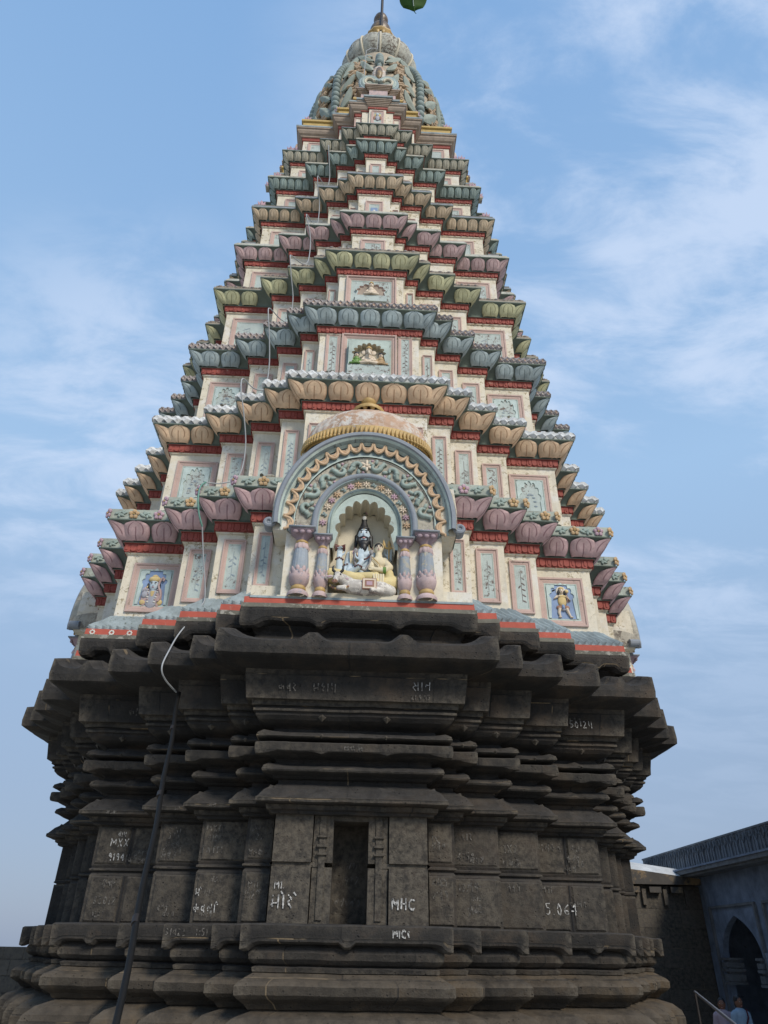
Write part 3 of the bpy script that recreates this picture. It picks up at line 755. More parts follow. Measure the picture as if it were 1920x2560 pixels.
    for e in E3:
        if not e['front']: continue
        t_, n_ = pl.frame(e); nl = len(W)
        full_l = e['L']
        zlow = 4.36 if ti == 0 else TW[ti-1][2]+.32
        a0 = pl.P(e, 0, wo, 0); b0 = pl.P(e, 1, wo, 0); mid = (a0+b0)/2; wid = (b0-a0).length
        if ti == 0: zlow = 4.55
        h = ztop-.06-zlow-.02
        pm = MB()
        lev = e['lev']
        if lev == nl-1:                                   # broad corner face
            cw = wid*.74 if ti < 5 else wid*.62
            x, zz, T = framed(pm, mid+Vector((0, 0, zlow))+(t_*.02 if not e['right'] else -t_*.02), t_, n_, cw, h-.06, 'arch')
            hh = h-.06
            if ti <= 2:
                # raised plate with a cusped opening
                wn = x*.84; z0 = zz+.01; hs = hh*.56; ht = hh*.90
                arc = cusp_poly(wn, hs, ht, 7, .16, 4)
                inn = [(wn*.98, z0)]+arc+[(-wn*.98, z0)]
                xr = x-.005; out_ = []
                m_ = len(inn)
                for q, (ax, az_) in enumerate(inn):
                    if q == 0: out_.append((xr, z0)); continue
                    if q == m_-1: out_.append((-xr, z0)); continue
                    th = math.atan2((az_-hs), ax if abs(ax) > 1e-6 else 1e-6); 
                    cx, cz = math.cos(th), math.sin(th)
                    k = min(xr/max(abs(cx), 1e-6), (hh-zz-.005-hs)/max(abs(cz), 1e-6)); out_.append((cx*k, hs+cz*k))
                A = [T((px_, -.022, pz)) for px_, pz in out_]; B = [T((px_, -.022, pz)) for px_, pz in inn]; B2 = [T((px_*.97, -.004, pz-.004)) for px_, pz in inn]
                pm.grid([A, B], 'relpale', flip=True); pm.grid([B, B2], 'palegreen', flip=True)
                bgm = 'relblue' if ti == 0 else 'pale'
                pm.add([T((px_*.99, -.007, pz)) for px_, pz in inn], [tuple(range(m_))], bgm)
                if ti > 0:
                    for k in range(9):
                        a = k*math.pi/8; pm.ell((math.cos(a)*wn*.4, -.009, hs*.85+math.sin(a)*hh*.2), (.035, .006, .02), 'motif', 6, 3, T=T)
                    for k in range(5): pm.ell(((k-2)*wn*.3, -.009, hs*.6), (.03, .006, .045), 'motifdark', 6, 3, T=T)
                if ti == 0 and e['s'] == 0:
                    rel = MB()
                    def el(x_, z_, rx, rz, mt, d=.012, yy=-.012, rot=0, n=10):
                        rel.ell((x_, yy, z_), (rx, d, rz), mt, n, 6, T=T, rot=Matrix.Rotation(rot, 3, 'Y'))
                    if not e['right']:
                        b = z0   # bust of crowned archer
                        el(0, b+.10, wn*.52, .17, 'relgrey', .02); el(-wn*.55, b+.14, wn*.28, .17, 'relpink', .018); el(wn*.5, b+.12, wn*.25, .16, 'relpink', .018)
                        for s_ in (-1, 1):
                            el(s_*wn*.62, b+.04, wn*.25, .05, 'relyel', .02)
                            for k in range(6): el(s_*wn*(.40-.03*k), b+.25-.042*k, .026, .018, ('relpink', 'flwhite')[k % 2], .03)
                        el(0, b+.20, wn*.18, .10, 'relyel', .028)
                        el(0, b+.33, .072, .10, 'godblue', .04, -.02); el(0, b+.25, .04, .05, 'godblue', .03)
                        for s_ in (-1, 1): el(s_*.088, b+.30, .022, .07, 'black', .03); el(s_*.09, b+.29, .014, .03, 'relyel', .04)
                        el(0, b+.43, .098, .055, 'relyel', .045, -.02); el(0, b+.475, .05, .035, 'relyel', .04, -.02)
                        for s_ in (-1, 1):
                            el(s_*.028, b+.345, .017, .009, 'eyew', .01, -.058); el(s_*.028, b+.345, .007, .008, 'black', .01, -.064); el(s_*.03, b+.368, .022, .004, 'black', .01, -.055)
                        el(0, b+.318, .009, .025, 'godblue', .02, -.055); el(0, b+.283, .022, .007, 'lip', .01, -.052)
                        # raised palm with fingers
                        el(-wn*.55, b+.16, .05, .06, 'relgrey', .02, -.03)
                        for k in range(4): el(-wn*.55-.036+.024*k, b+.235, .011, .045-.006*abs(k-1.5), 'relgrey', .015, -.03)
                        el(-wn*.55+.058, b+.18, .012, .035, 'relgrey', .015, -.03, -.5)
                        # bow
                        pts = [(wn*.52+.03*math.sin(q*.9), b+.05+q*.055) for q in range(8)]
                        rel.tube([T((a, -.035, c_)) for a, c_ in pts]+[T((wn*.62, -.035, b+.46)), T((wn*.72, -.035, b+.43)), T((wn*.66, -.035, b+.40))], .017, 'relpink', 8)
                    else:
                        b = z0+.02  # standing hunter
                        el(0, b+.28, .075, .10, 'relyel', .03); el(0, b+.36, .09, .03, 'relyel', .03)
                        for s_ in (-1, 1):
                            el(s_*.055, b+.165, .055, .04, 'relbrown', .03); 
                            rel.tube([T((s_*.055, -.02, b+.15)), T((s_*.075, -.02, b+.08)), T((s_*(.06 if s_ < 0 else .11), -.02, b+.0))], [.030, .024, .014], 'statskin', 8)
                            el(s_*(.065 if s_ < 0 else .12), b+.003, .03, .012, 'statskin', .03)
                        el(0, b+.17, .03, .05, 'relblue', .04, -.02); el(.01, b+.125, .04, .02, 'relgrey', .035)
                        rel.ell((0, -.010, b+.46), (.088, .006, .088), 'flwhite', 14, 5, T=T)
                        el(0, b+.455, .038, .05, 'statskin', .035, -.02); el(0, b+.50, .045, .028, 'relyel', .035, -.02)
                        for s_ in (-1, 1): el(s_*.05, b+.42, .018, .05, 'black', .025, -.02); el(s_*.014, b+.463, .006, .004, 'black', .006, -.054)
                        el(0, b+.437, .010, .004, 'lip', .006, -.052)
                        rel.tube([T((-.07, -.02, b+.37)), T((-.13, -.025, b+.31)), T((-.06, -.03, b+.35))], [.02, .017, .012], 'statskin', 8)
                        el(-.05, b+.36, .02, .014, 'statskin', .02, -.035)
                        rel.tube([T((.07, -.02, b+.37)), T((.12, -.025, b+.28)), T((.075, -.03, b+.34))], [.02, .017, .012], 'statskin', 8)
                        rel.tube([T((.08, -.035, b+.24)), T((.085, -.035, b+.46))], .007, 'relbrown', 6); el(.085, b+.45, .034, .034, 'relyel', .02, -.03)
                        el(-.12, b+.47, .035, .012, 'black', .012, -.012, -.5)
                    rel.build('carved_figure', tier, smooth=True)
            else:
                motif(pm, T, x, zz, hh, 'motif')
        elif lev == 0 and ti > 0:
            if ti in (2,):
                h2 = 1.12
                bz = 8.82
                x, zz, T = framed(pm, mid+Vector((0, 0, bz)), t_, n_, 1.02, h2, depth=.06)
                for (k, dd) in ((0, .02), (1, .04)):
                    xx = x-dd*.9
                    pm.box((0, -.012-.008*k, h2-zz-.02-dd), (2*xx, .016, .018), 'palegreen', T)
                    for s_ in (-1, 1): pm.box((s_*xx, -.012-.008*k, h2*.5), (.018, .016, h2-2*zz-dd), 'palegreen', T)
                np_ = MB()
                wn = .32; arc = cusp_poly(wn, .50, .80, 9, .16, 4); inn = [(wn, .24)]+arc+[(-wn, .24)]
                hx = .37; outp = []
                for q, (ax, az_) in enumerate(inn):
                    if q == 0: outp.append((hx, .24)); continue
                    if q == len(inn)-1: outp.append((-hx, .24)); continue
                    th = math.atan2(az_-.50, ax if abs(ax) > 1e-6 else 1e-6); k = min(hx/max(abs(math.cos(th)), 1e-6), (.86-.50)/max(abs(math.sin(th)), 1e-6)); outp.append((math.cos(th)*k, .50+math.sin(th)*k))
                A = [T((a, -.15, b)) for a, b in outp]; B = [T((a, -.15, b)) for a, b in inn]; B2 = [T((a, -.02, b)) for a, b in inn]; A2 = [T((a, .0, b)) for a, b in outp]
                np_.grid([A2, A], 'palegreen', flip=True); np_.grid([A, B], 'palegreen', flip=True); np_.grid([B, B2], 'niche', flip=True)
                np_.add([T((a, -.018, b)) for a, b in inn], [tuple(range(len(inn)))], 'niche')
                np_.box((0, -.075, .13), (.76, .15, .26), 'pale', T)
                np_.build('cusped_niche', tier)
                for s_ in (-1, 1):
                    p3 = MB(); x, zz, T3 = framed(p3, mid+t_*s_*.67+Vector((0, 0, bz)), t_, n_, .26, h2); motif(p3, T3, x*1.5, zz, h2, 'motifdark'); p3.build('wall_panel', tier)
            elif ti == 1:
                for s_ in (-1, 1):
                    p3 = MB(); x, zz, T3 = framed(p3, mid+t_*s_*(wid/2-.17)+Vector((0, 0, zlow-.1)), t_, n_, .2, h-.05); motif(p3, T3, x*1.5, zz, h, 'motifdark'); p3.build('wall_panel', tier)
                continue
            elif ti == 3:
                h = .82; x, zz, T = framed(pm, mid+Vector((0, 0, 11.09)), t_, n_, 1.02, h, depth=.06)
                wn = .29; hh = h; arc = cusp_poly(wn, .36, .58, 7, .16, 4); inn = [(wn, .18)]+arc+[(-wn, .18)]
                np_ = MB(); B = [T((a, -.02, b)) for a, b in inn]; np_.add(B, [tuple(range(len(inn)))], 'brownm')
                B3 = [T((a*1.05, -.05, .18+(b-.18)*1.05)) for a, b in inn]; np_.grid([B3, B], 'pinkframe', flip=True); np_.grid([[T((a*1.15, -.05, .18+(b-.18)*1.12)) for a, b in inn], B3], 'pale', flip=True)
                np_.grid([[T((a*1.15, -.0, .18+(b-.18)*1.12)) for a, b in inn], [T((a*1.15, -.05, .18+(b-.18)*1.12)) for a, b in inn]], 'pale', flip=True)
                np_.box((0, -.06, .10), (.64, .12, .16), 'pale', T)
                np_.build('cusped_niche', tier)
            else:
                wz = min(.55, wid*.62) if ti == 4 else min(.42, wid*.6)
                x, zz, T = framed(pm, mid+Vector((0, 0, zlow+.0)), t_, n_, wz, h*(.85 if ti > 4 else .95))
                if ti == 5:
                    pm.box((0, -.01, h*.45), (.16, .012, .26), 'relblue', T); pm.ell((0, -.03, h*.40), (.04, .03, .07), 'flwhite', 8, 5, T=T)
        elif lev == 0 and ti == 0:
            for s_ in (-1, 1):
                p3 = MB(); x, zz, T3 = framed(p3, mid+t_*s_*(wid/2-.19)+Vector((0, 0, 4.53)), t_, n_, .22, h-.02); motif(p3, T3, x*1.5, zz, h, 'motifdark' if s_ > 0 else 'motif'); p3.build('wall_panel', tier)
            continue
        else:
            if wid < .14: continue
            pw = min(.34, max(.14, full_l*.58)); 
            hh = h if ti == 0 else h*.92
            if ti > 3: hh = h*.8
            vis = t_*(-.03 if not e['right'] else .03)
            if lev != nl-1: vis = t_*(-.02 if not e['right'] else .02)
            x, zz, T = framed(pm, mid+vis+Vector((0, 0, zlow)), t_, n_, pw, hh)
            if ti < 4: motif(pm, T, x*1.4, zz, hh, 'motif' if not e['right'] else 'motifdark')
        if pm.f: pm.build('wall_panel', tier)

# ------------------------------------------------------------------ top cornice (last tier) and gable
W9, D9 = [.793, 1.27, 2.338], [3.134, 2.75, 2.338]; p9 = Plan(W9, D9); z9 = 20.78
mb = MB(); sweep(mb, p9, [(-.19, 18.9), (-.19, 20.32)], 'cream', 1.0); t9 = mb.build('tier', tower)
mb = MB()
sweep(mb, p9, [(-.2, 20.30), (-.165, 20.31), (-.15, 20.40), (-.14, 20.41)], 'red', 1)
sweep(mb, p9, [(-.15, 20.41), (-.11, 20.42), (-.10, 20.47), (-.05, 20.50), (-.01, 20.57), (.0, 20.64), (.03, 20.65), (.03, 20.69), (.0, 20.70)], 'brownm', .3)
sweep(mb, p9, [(0, 20.70), (.035, 20.705), (.035, 20.77), (0, 20.80), (-.1, 20.82)], 'tile', .3, None, .004)
mb.build('brown_cornice', t9)
mb = MB(); sweep(mb, Plan([.7, 1.17, 2.23], [2.95, 2.64, 2.23]), [(-.02, 20.8), (-.02, 21.20), (.03, 21.21), (.03, 21.29), (-.4, 21.32)], 'yellow', .5, None, .004); mb.build('yellow_slab', t9)
for e in edges(W9, D9, (0, 1, 3)):
    if not e['front'] or e['lev'] == 0: continue
    t_, n_ = p9.frame(e); a0 = p9.P(e, 0, -.19, 0); b0 = p9.P(e, 1, -.19, 0); pm = MB(); wd = (b0-a0).length
    framed(pm, (a0+b0)/2+Vector((0, 0, 19.55)), t_, n_, wd*.72, .66); pm.build('wall_panel', t9)
# gable shrine on each main face : three stepped brown cornices, small figure panel
for s in (0, 1, 3):
    T = rotz(s); mb = MB()
    for k, (w_, y, z0) in enumerate(((.79, -3.10, 0), (.60, -3.19, .05), (.40, -3.26, .09))):
        def prof_box(zc, hh, ww, yy, mt): mb.box((0, yy/2-1.2, zc+z0), (2*ww, abs(yy)-2.4+.0, hh), mt, T)
        prof_box(20.02, .82, w_-.16, y+.17, 'cream'); prof_box(20.44, .09, w_-.12, y+.14, 'red')
        for q in range(5): prof_box(20.51+q*.045, .045, w_-.10+q*.024, y+.11-q*.024, 'brownm')
        prof_box(20.765, .07, w_+.02, y-.02, 'tile'); prof_box(20.82, .045, w_+.0, y-.0, 'yellow')
    # small relief panel with framed figure, side panels
    for sx in (-1, 1):
        x, zz, TT = framed(mb, T(Vector((sx*.55, -2.93, 19.80))), T(Vector((1, 0, 0))), T(Vector((0, -1, 0))), .2, .44)
    x, zz, TT = framed(mb, T(Vector((0, -3.09, 19.72))), T(Vector((1, 0, 0))), T(Vector((0, -1, 0))), .36, .66)
    mb.ell((0, -.02, .30), (.06, .025, .13), 'relgrey', 10, 6, T=TT); mb.ell((0, -.03, .46), (.045, .03, .05), 'godblue', 10, 6, T=TT); mb.ell((0, -.012, .46), (.10, .006, .10), 'relyel', 12, 4, T=TT)
    for sx in (-1, 1): mb.ell((sx*.09, -.02, .30), (.03, .02, .09), 'relbrown', 8, 5, T=TT)
    mb.build('gable', t9)
    mb = MB()
    # upper little cornice
    T0_ = T; T = lambda p, T0_=T0_: T0_(p)+Vector((0, 0, .33))
    for k, (w_, y) in enumerate(((.62, -2.98), (.38, -3.08))):
        mb.box((0, y/2-1.1, 21.08+k*.03), (2*w_-.22, abs(y)-2.2-.1, .44), 'pinkcol', T)
        for q in range(4): mb.box((0, y/2-1.1, 21.28+q*.04+k*.04), (2*w_-.12+q*.05, abs(y)-2.2-.06+q*.05, .04), 'brownm', T)
        mb.box((0, y/2-1.1, 21.455+k*.04), (2*w_+.06, abs(y)-2.2+.05, .03), 'lilac', T)
    # double scroll crest
    for sx in (-1, 1):
        for (r0, tb, mt, yy) in ((.40, .055, 'bluebg', -2.92), (.29, .06, 'palegreen', -2.95), (.19, .04, 'niche', -2.98)):
            pts = []
            for q in range(15):
                a = -math.pi*.55+q*math.pi*1.45/14; pts.append(T(Vector((sx*(.27+math.cos(a)*r0*.72), yy+.0, 21.86+math.sin(a)*r0*.95))))
            mb.tube(pts, tb, mt, 7)
        mb.ell((sx*.27, -2.86, 21.86), (.30, .10, .36), 'bleaf', 12, 8, T=T)
    mb.ell((0, -2.86, 21.70), (.2, .14, .09), 'relpink', 10, 6, T=T)
    mb.box((0, -2.7, 21.7), (.9, .3, .45), 'bluebg', T)
    mb.build('scroll_crest', t9)
    mb = MB(); mb.ell((0, -2.72, 22.85), (.21, .08, .50), 'rust', 10, 8, T=T); mb.ell((0, -2.79, 22.8), (.11, .06, .34), 'kalash', 10, 8, T=T); mb.tube([T(Vector((0, -2.78, 22.4))), T(Vector((0, -2.82, 22.1)))], .06, 'kalash'); mb.build('leaf_crest', t9, smooth=True)

# ------------------------------------------------------------------ bell, ribbed dome and finial
BP = [(1.85, 21.25), (2.03, 21.6), (2.15, 22.2), (2.20, 22.9), (2.22, 23.6), (2.22, 24.3), (2.14, 24.9), (1.98, 25.5), (1.74, 26.1), (1.46, 26.6), (1.2, 26.95)]
mb = MB(); mb.lathe(BP, 'bellbase', n=48); bell = mb.build('bell_dome', tower, smooth=True)
def bprof(z):
    for (r0, z0), (r1, z1) in zip(BP, BP[1:]):
        if z0 <= z <= z1: return lerp(r0, r1, (z-z0)/(z1-z0)), (r1-r0)/(z1-z0)
    return (BP[0][0], 0) if z < BP[0][1] else (BP[-1][0], -1)
def onbell(a, z, out_=0):
    r, sl_ = bprof(z); r += out_; return Vector((r*math.cos(a), r*math.sin(a), z))
def bframe(a, z):
    r, sl_ = bprof(z); n = Vector((math.cos(a), math.sin(a), -sl_)).normalized(); t = Vector((-math.sin(a), math.cos(a), 0)); u = n.cross(t); return t, n, (u if u.z > 0 else -u)
NS = 10
for k in range(NS):
    a0 = -math.pi/2+2*math.pi*k/NS
    if math.sin(a0) > .75: continue
    mb = MB()                              # bead string
    zz = 22.35 if k else 24.9
    i = 0
    while zz < 26.7:
        r = .15-.002*i; t, n, u = bframe(a0, zz); mb.ell(onbell(a0, zz, .10), (r, r, r), 'bead', 10, 7); zz += r*1.85; i += 1
    mb.ell(onbell(a0, 22.0 if k else 24.7, .06), (.09, .09, .2), 'bead', 8, 6)
    mb.build('bead_string', bell, smooth=True)
    # leaves beside the beads
    for q in range(6):
        z_ = 21.95+q*.84
        for sx in (-1, 1):
            mb = MB(); t, n, u = bframe(a0+sx*.0, z_); w_ = (.31-.018*q)*random.uniform(.85, 1.15); r, _ = bprof(z_)
            c_ = onbell(a0+sx*.40/r*(1 if q % 2 else 1.12), z_+.1, .07)
            d = (u*.85+t*sx*random.uniform(.3, .8)).normalized(); s2 = n.cross(d)
            rows = []
            for j in range(7):
                v = j/6; ww = w_*.55*math.sin(math.pi*min(1, v*.94+.03))**.8; row = []
                for i_ in range(-3, 4):
                    a = i_/3; row.append(c_+d*(v-.5)*w_*3.0+s2*a*ww+n*(.10*(1-abs(a))*math.sin(math.pi*v)+.03+.09*abs(v-.5)))
                rows.append(row)
            mb.grid(rows, 'bleaf')
            rows2 = [[p-n*.05 for p in r_] for r_ in rows]; mb.grid(rows2, 'bleaf', flip=True)
            mb.grid([[r_[0] for r_ in rows], [r_[0] for r_ in rows2]], 'bleaf'); mb.grid([[r_[-1] for r_ in rows], [r_[-1] for r_ in rows2]], 'bleaf', flip=True); mb.build('leaf', bell, smooth=True)
    mb = MB()
    for sx in (-1, 1):
        t, n, u = bframe(a0, 21.6); mb.ell(onbell(a0+sx*.13, 21.65, .03), (.10, .10, .38), 'yellow', 8, 6, rot=Matrix((t, n, u)).transposed() @ Matrix.Rotation(sx*.5, 3, 'Y'))
    mb.build('bud_pair', bell, smooth=True)
    mb = MB(); a1 = a0+math.pi/NS; rnd = random.Random(k)
    for q in range(150):                    # garland of small carved blossoms
        v = q/150; z_ = 21.6+v*5.1; r, _ = bprof(z_); wv = .30*(1-v*.4); t, n, u = bframe(a1, z_)
        c_ = onbell(a1+rnd.uniform(-wv, wv)/r, z_, .04+.07*rnd.random())
        rot = Matrix((t, n, u)).transposed() @ Matrix.Rotation(rnd.uniform(0, 3), 3, 'Y')
        mb.ell(c_, (rnd.uniform(.05, .08), .06, rnd.uniform(.11, .19)), 'garland', 6, 4, rot=rot)
    mb.build('flower_garland', bell)
# ribbed dome
mb = MB(); a_, b_, zc = 1.44, 1.05, 28.65; prof = []
for j in range(17):
    th = -.95+j*(.95+1.38)/16; prof.append((a_*math.cos(th), zc+b_*math.sin(th)))
mb.lathe(prof, 'pump', n=96, rf=lambda a, z: .955+.055*abs(math.sin(6*(a+math.pi/2)))**.6)
mb.lathe([(1.15, 26.8), (1.15, 27.2), (1.2, 27.85)], 'bellbase', n=32)
rd = mb.build('ribbed_dome', tower, smooth=True)
mb = MB()
for k in range(12):
    a = -math.pi/2+k*math.pi/6+.0
    pts = [Vector((math.cos(a)*(r*.985), math.sin(a)*(r*.985), z)) for r, z in prof]; mb.tube(pts, .045, 'niche', 6)
mb.build('dome_rib', rd, smooth=True)
mb = MB()
mb.lathe([(.35, 29.5), (.62, 29.62), (.66, 29.75), (.5, 29.9), (.42, 30.4), (.40, 31.0), (.62, 31.1), (.60, 31.25), (.36, 31.45)], 'gold', n=28, rf=lambda a, z: 1+.03*math.sin(12*a))
mb.lathe([(.30, 31.4), (.36, 31.55), (.42, 31.8), (.43, 32.05), (.36, 32.3), (.24, 32.45), (.18, 32.5), (.28, 32.56), (.28, 32.62), (.17, 32.68), (.2, 32.74), (.28, 32.86), (.30, 33.02), (.26, 33.2), (.14, 33.36), (.07, 33.5), (.02, 33.75), (0, 33.8)], 'kalash', n=28)
for k in range(14):
    a = 2*math.pi*k/14; mb.ell((math.cos(a)*.5, math.sin(a)*.5, 31.0), (.09, .09, .2), 'gold', 6, 4)
mb.build('finial', tower, smooth=True)
mb = MB(); mb.tube([(.02, -.48, 30.2), (.03, -.46, 33.9), (.04, -.45, 34.3)], [.06, .055, .045], 'iron', 8); mb.tube([(.04, -.45, 34.3), (.06, -.44, 36.6)], [.022, .012], 'iron', 6)
tag(mb.build('lightning_rod'), 'thin dark lightning rod rising beside the brass finial', 'lightning rod')
mb = MB(); mb.tube([(-.05, -.5, 30.9), (-.06, -1.0, 29.7), (-.06, -1.5, 28.7), (-.09, -1.5, 27.4), (-.30, -1.75, 26.9), (-.45, -2.3, 25.5), (-.46, -2.6, 23.6), (-.46, -2.62, 22.2)], .010, 'cable', 6)
tag(mb.build('earthing_wire'), 'thin pale wire running down over the ribbed dome from the lightning rod', 'wire')
# lotus buds on cornice corners
bud = MB()
for k in range(9):
    a = 2*math.pi*k/9
    for (r, h, tilt) in ((.10, .20, .45), (.06, .28, .2)):
        d = Vector((math.cos(a+h*3), math.sin(a+h*3), 0)); pts = [d*.03, d*(r*.9)+Vector((0, 0, h*.5)), d*(r*(1+tilt))+Vector((0, 0, h))]
        bud.tube(pts, [.03, .04, .006], 'flpink', 5, False)
bud.box((0, 0, .01), (.2, .2, .04), 'weather')
b0 = bud.build('lotus_bud', tower, smooth=True); first = True
sp = []
for sx in (-1, 1):
    sp += [(sx*2.1, -2.1, 21.30), (sx*2.42, -2.42, 19.14), (sx*2.62, -2.62, 17.57), (sx*2.85, -2.85, 15.97)]
    sp += [(sx*1.15, -2.45, 21.30), (sx*2.45, -1.15, 21.3), (sx*3.1, -1.35, 19.1)]
for q, p in enumerate(sp):
    if q == 0: b0.location = p
    else:
        o = b0.copy(); C.objects.link(o); o.parent = tower; o.location = p

# ------------------------------------------------------------------ arched shrine fronts (front, left and right face)
def ellarc(a, b, zc, n, t0=0, t1=math.pi): return [(a*math.cos(lerp(t0, t1, i/n)), zc+b*math.sin(lerp(t0, t1, i/n))) for i in range(n+1)]
XS = .03
def build_arch(s):
    X = XS if s == 0 else 0; Tr = rotz(s); T = lambda p: Tr(Vector((p[0]+X, p[1], p[2])))
    AZ = 5.33
    def band(mb, A, B, yA, yB, mat, n=48, ext=None):
        """ring band between outer ellipse A and inner ellipse B (a,b); extends down vertically to ext"""
        ra = ellarc(A[0], A[1], AZ+A[2], n); rb = ellarc(B[0], B[1], AZ+B[2], n)
        if ext is not None: ra = [(A[0], ext)]+ra+[(-A[0], ext)]; rb = [(B[0], ext)]+rb+[(-B[0], ext)]
        mb.grid([[T((x, yA, z)) for x, z in ra], [T((x, yB, z)) for x, z in rb]], mat, flip=True)
    ar = MB()
    ext = 5.19
    HO = (1.30, 1.53, .06)
    # body behind: bands from outside to inside
    band(ar, (1.20, 1.44, .03), (1.16, 1.39, .03), -5.40, -5.36, 'palegreen', ext=ext)
    band(ar, (1.16, 1.39, .03), (1.02, 1.19, .02), -5.34, -5.37, 'bluebg', ext=ext)
    band(ar, (1.02, 1.19, .02), (1.00, 1.165, .02), -5.40, -5.40, 'palegreen', ext=ext)
    band(ar, (1.00, 1.165, .02), (.755, .865, .0), -5.37, -5.37, 'weather', ext=ext)
    band(ar, (.68, .785, 0), (.66, .765, 0), -5.39, -5.36, 'palegreen', ext=5.12)
    band(ar, (.66, .765, 0), (.535, .63, 0), -5.36, -5.36, 'bellbase', ext=5.12)
    band(ar, (.535, .63, 0), (.52, .61, 0), -5.36, -5.40, 'palegreen', ext=5.12)
    band(ar, (.52, .61, 0), (.49, .575, 0), -5.40, -5.36, 'bluebg', ext=5.12)
    band(ar, (.49, .575, 0), (.475, .555, 0), -5.385, -5.35, 'palegreen', ext=5.12)
    # cusped plate
    cw, ch = .43, .45
    arc = cusp_poly(cw, 5.20, 5.20+.58, 9, .13, 5); inn = [(cw*1.02, 4.95)]+arc+[(-cw*1.02, 4.95)]
    m_ = len(inn); outp = [(.48, 4.95)]+[(.48*math.cos(math.pi*i/(m_-3)), AZ-.02+.56*math.sin(math.pi*i/(m_-3))) for i in range(m_-2)]+[(-.48, 4.95)]
    ar.grid([[T((x, -5.35, z)) for x, z in outp], [T((x, -5.35, z)) for x, z in inn]], 'palegreen', flip=True)
    ar.grid([[T((x, -5.35, z)) for x, z in inn], [T((x, -4.98, z)) for x, z in inn]], 'niche', flip=True)
    # niche interior
    ar.add([T((x, -4.975, z)) for x, z in ((-.56, 4.15), (.56, 4.15), (.56, 5.9), (-.56, 5.9))], [(0, 1, 2, 3)], 'niche')
    for sx in (-1, 1):
        q = [T((sx*.47, -5.35, 4.15)), T((sx*.52, -4.97, 4.15)), T((sx*.52, -4.97, 5.2)), T((sx*.47, -5.35, 5.2))]
        ar.add(q, [(0, 1, 2, 3) if sx > 0 else (3, 2, 1, 0)], 'niche')
        # pier behind the pillars
        ar.box((sx*.79, -5.05, 4.68), (.63, .56, 1.04), 'cream', T)
        ar.box((sx*.87, -5.2, 5.19), (.40, .44, .03), 'blueg', T); ar.box((sx*.565, -5.2, 5.10), (.20, .40, .03), 'blueg', T)
        ar.box((sx*.565, -5.16, 5.16), (.18, .3, .09), 'pinkcol', T)
    ar.box((0, -5.0, 4.17), (2.3, .7, .06), 'niche', T); ar.box((0, -5.05, 4.155), (3.0, .66, .03), 'tile', T)
    for sx in (-1, 1): ar.box((sx*1.33, -4.95, 4.3), (.42, .30, .3), 'cream', T)
    arch = ar.build('arched_shrine', tower)
    # hood: thick shell with sloping cement top
    hb = MB(); n = 56
    def hood_line(gr, b):   # horseshoe outline incl. flick at the feet
        pts = ellarc(HO[0]+gr, HO[1]+gr, AZ+HO[2], n, -.10, math.pi+.10)
        L_ = [(HO[0]+.035+gr, 5.245), ]; return pts
    o1 = hood_line(0, 0); i1 = [(x*.925, AZ+.04+(z-AZ-.04)*.935) for x, z in o1]
    hb.grid([[T((x, -5.40, z)) for x, z in o1], [T((x, -5.50, z)) for x, z in o1]], 'cream', flip=True)
    # rounded front roll
    for A, B, ya, yb, mt in ((1.0, .985, -5.50, -5.52, 'blueg'), (.985, .955, -5.52, -5.52, 'blueg'), (.955, .945, -5.52, -5.495, 'blueg'), (.945, .925, -5.495, -5.47, 'palegreen'), (.925, .915, -5.47, -5.38, 'bluebg')):
        ra = [(x*A, AZ+.05+(z-AZ-.05)*A) for x, z in o1]; rb = [(x*B, AZ+.05+(z-AZ-.05)*B) for x, z in o1]
        hb.grid([[T((x, ya, z)) for x, z in ra], [T((x, yb, z)) for x, z in rb]], mt, flip=True)
    # top shell running back to the wall, rising
    rows = []
    for q, (y, g, lift) in enumerate(((-5.50, 0, 0), (-5.46, .02, .02), (-5.35, .03, .06), (-5.2, .035, .10), (-4.4, .05, .14))):
        rows.append([T((x*(1+g/1.3), y, z+(lift*max(0, (z-AZ)/1.5))+g*.3)) for x, z in o1])
    hb.grid(rows, 'weather', flip=False)
    # inner soffit
    hb.grid([[T((x*.915, -5.38, AZ+.05+(z-AZ-.05)*.915)) for x, z in o1], [T((x*.915, -5.0, AZ+.05+(z-AZ-.05)*.915)) for x, z in o1]], 'cream', flip=True)
    # side cheeks
    for sx in (-1, 1):
        pts = [(sx*1.30, 5.19), (sx*1.335, 5.6), (sx*1.30, 6.0), (sx*1.1, 6.0), (sx*1.1, 5.19)]
        hb.prism(pts if sx < 0 else pts[::-1], -5.38, -4.6, 'cream', T)
        # scroll at the foot
        cx, cz = sx*1.355, 5.29
        sp_ = []
        for q in range(26):
            a = math.pi/2*2+q*.36 if sx < 0 else -q*.36
            rr = .075*(1-q/32)
            sp_.append(T((cx+rr*math.cos((math.pi+q*.36)*1.0)*(-1 if sx < 0 else 1)*(1), -5.44, cz-.0+rr*math.sin(-(math.pi+q*.36)*-1.0)*1.0)))
        lead = [T((sx*1.255, -5.44, 5.52)), T((sx*1.258, -5.44, 5.40))]
        hb.tube(lead+sp_[0:26], [.035, .038]+[.036-.0009*q for q in range(26)], 'blueg', 8)
        hb.tube([T((cx, -5.44, cz)), T((cx, -5.26, cz))], .078, 'blueg', 14)
    hb.build('arch_hood', arch)
    # inner dark blue roll
    rb_ = MB()
    for dx, rr, yy, mt in ((.715, .046, -5.40, 'blueg'), (.752, .016, -5.38, 'palegreen'), (.68, .016, -5.40, 'bluebg')):
        pts = [T((dx, yy, 5.12))]+[T((dx*math.cos(math.pi*i/40), yy, AZ+dx*1.155*math.sin(math.pi*i/40))) for i in range(41)]+[T((-dx, yy, 5.12))]
        rb_.tube(pts, rr, mt, 8)
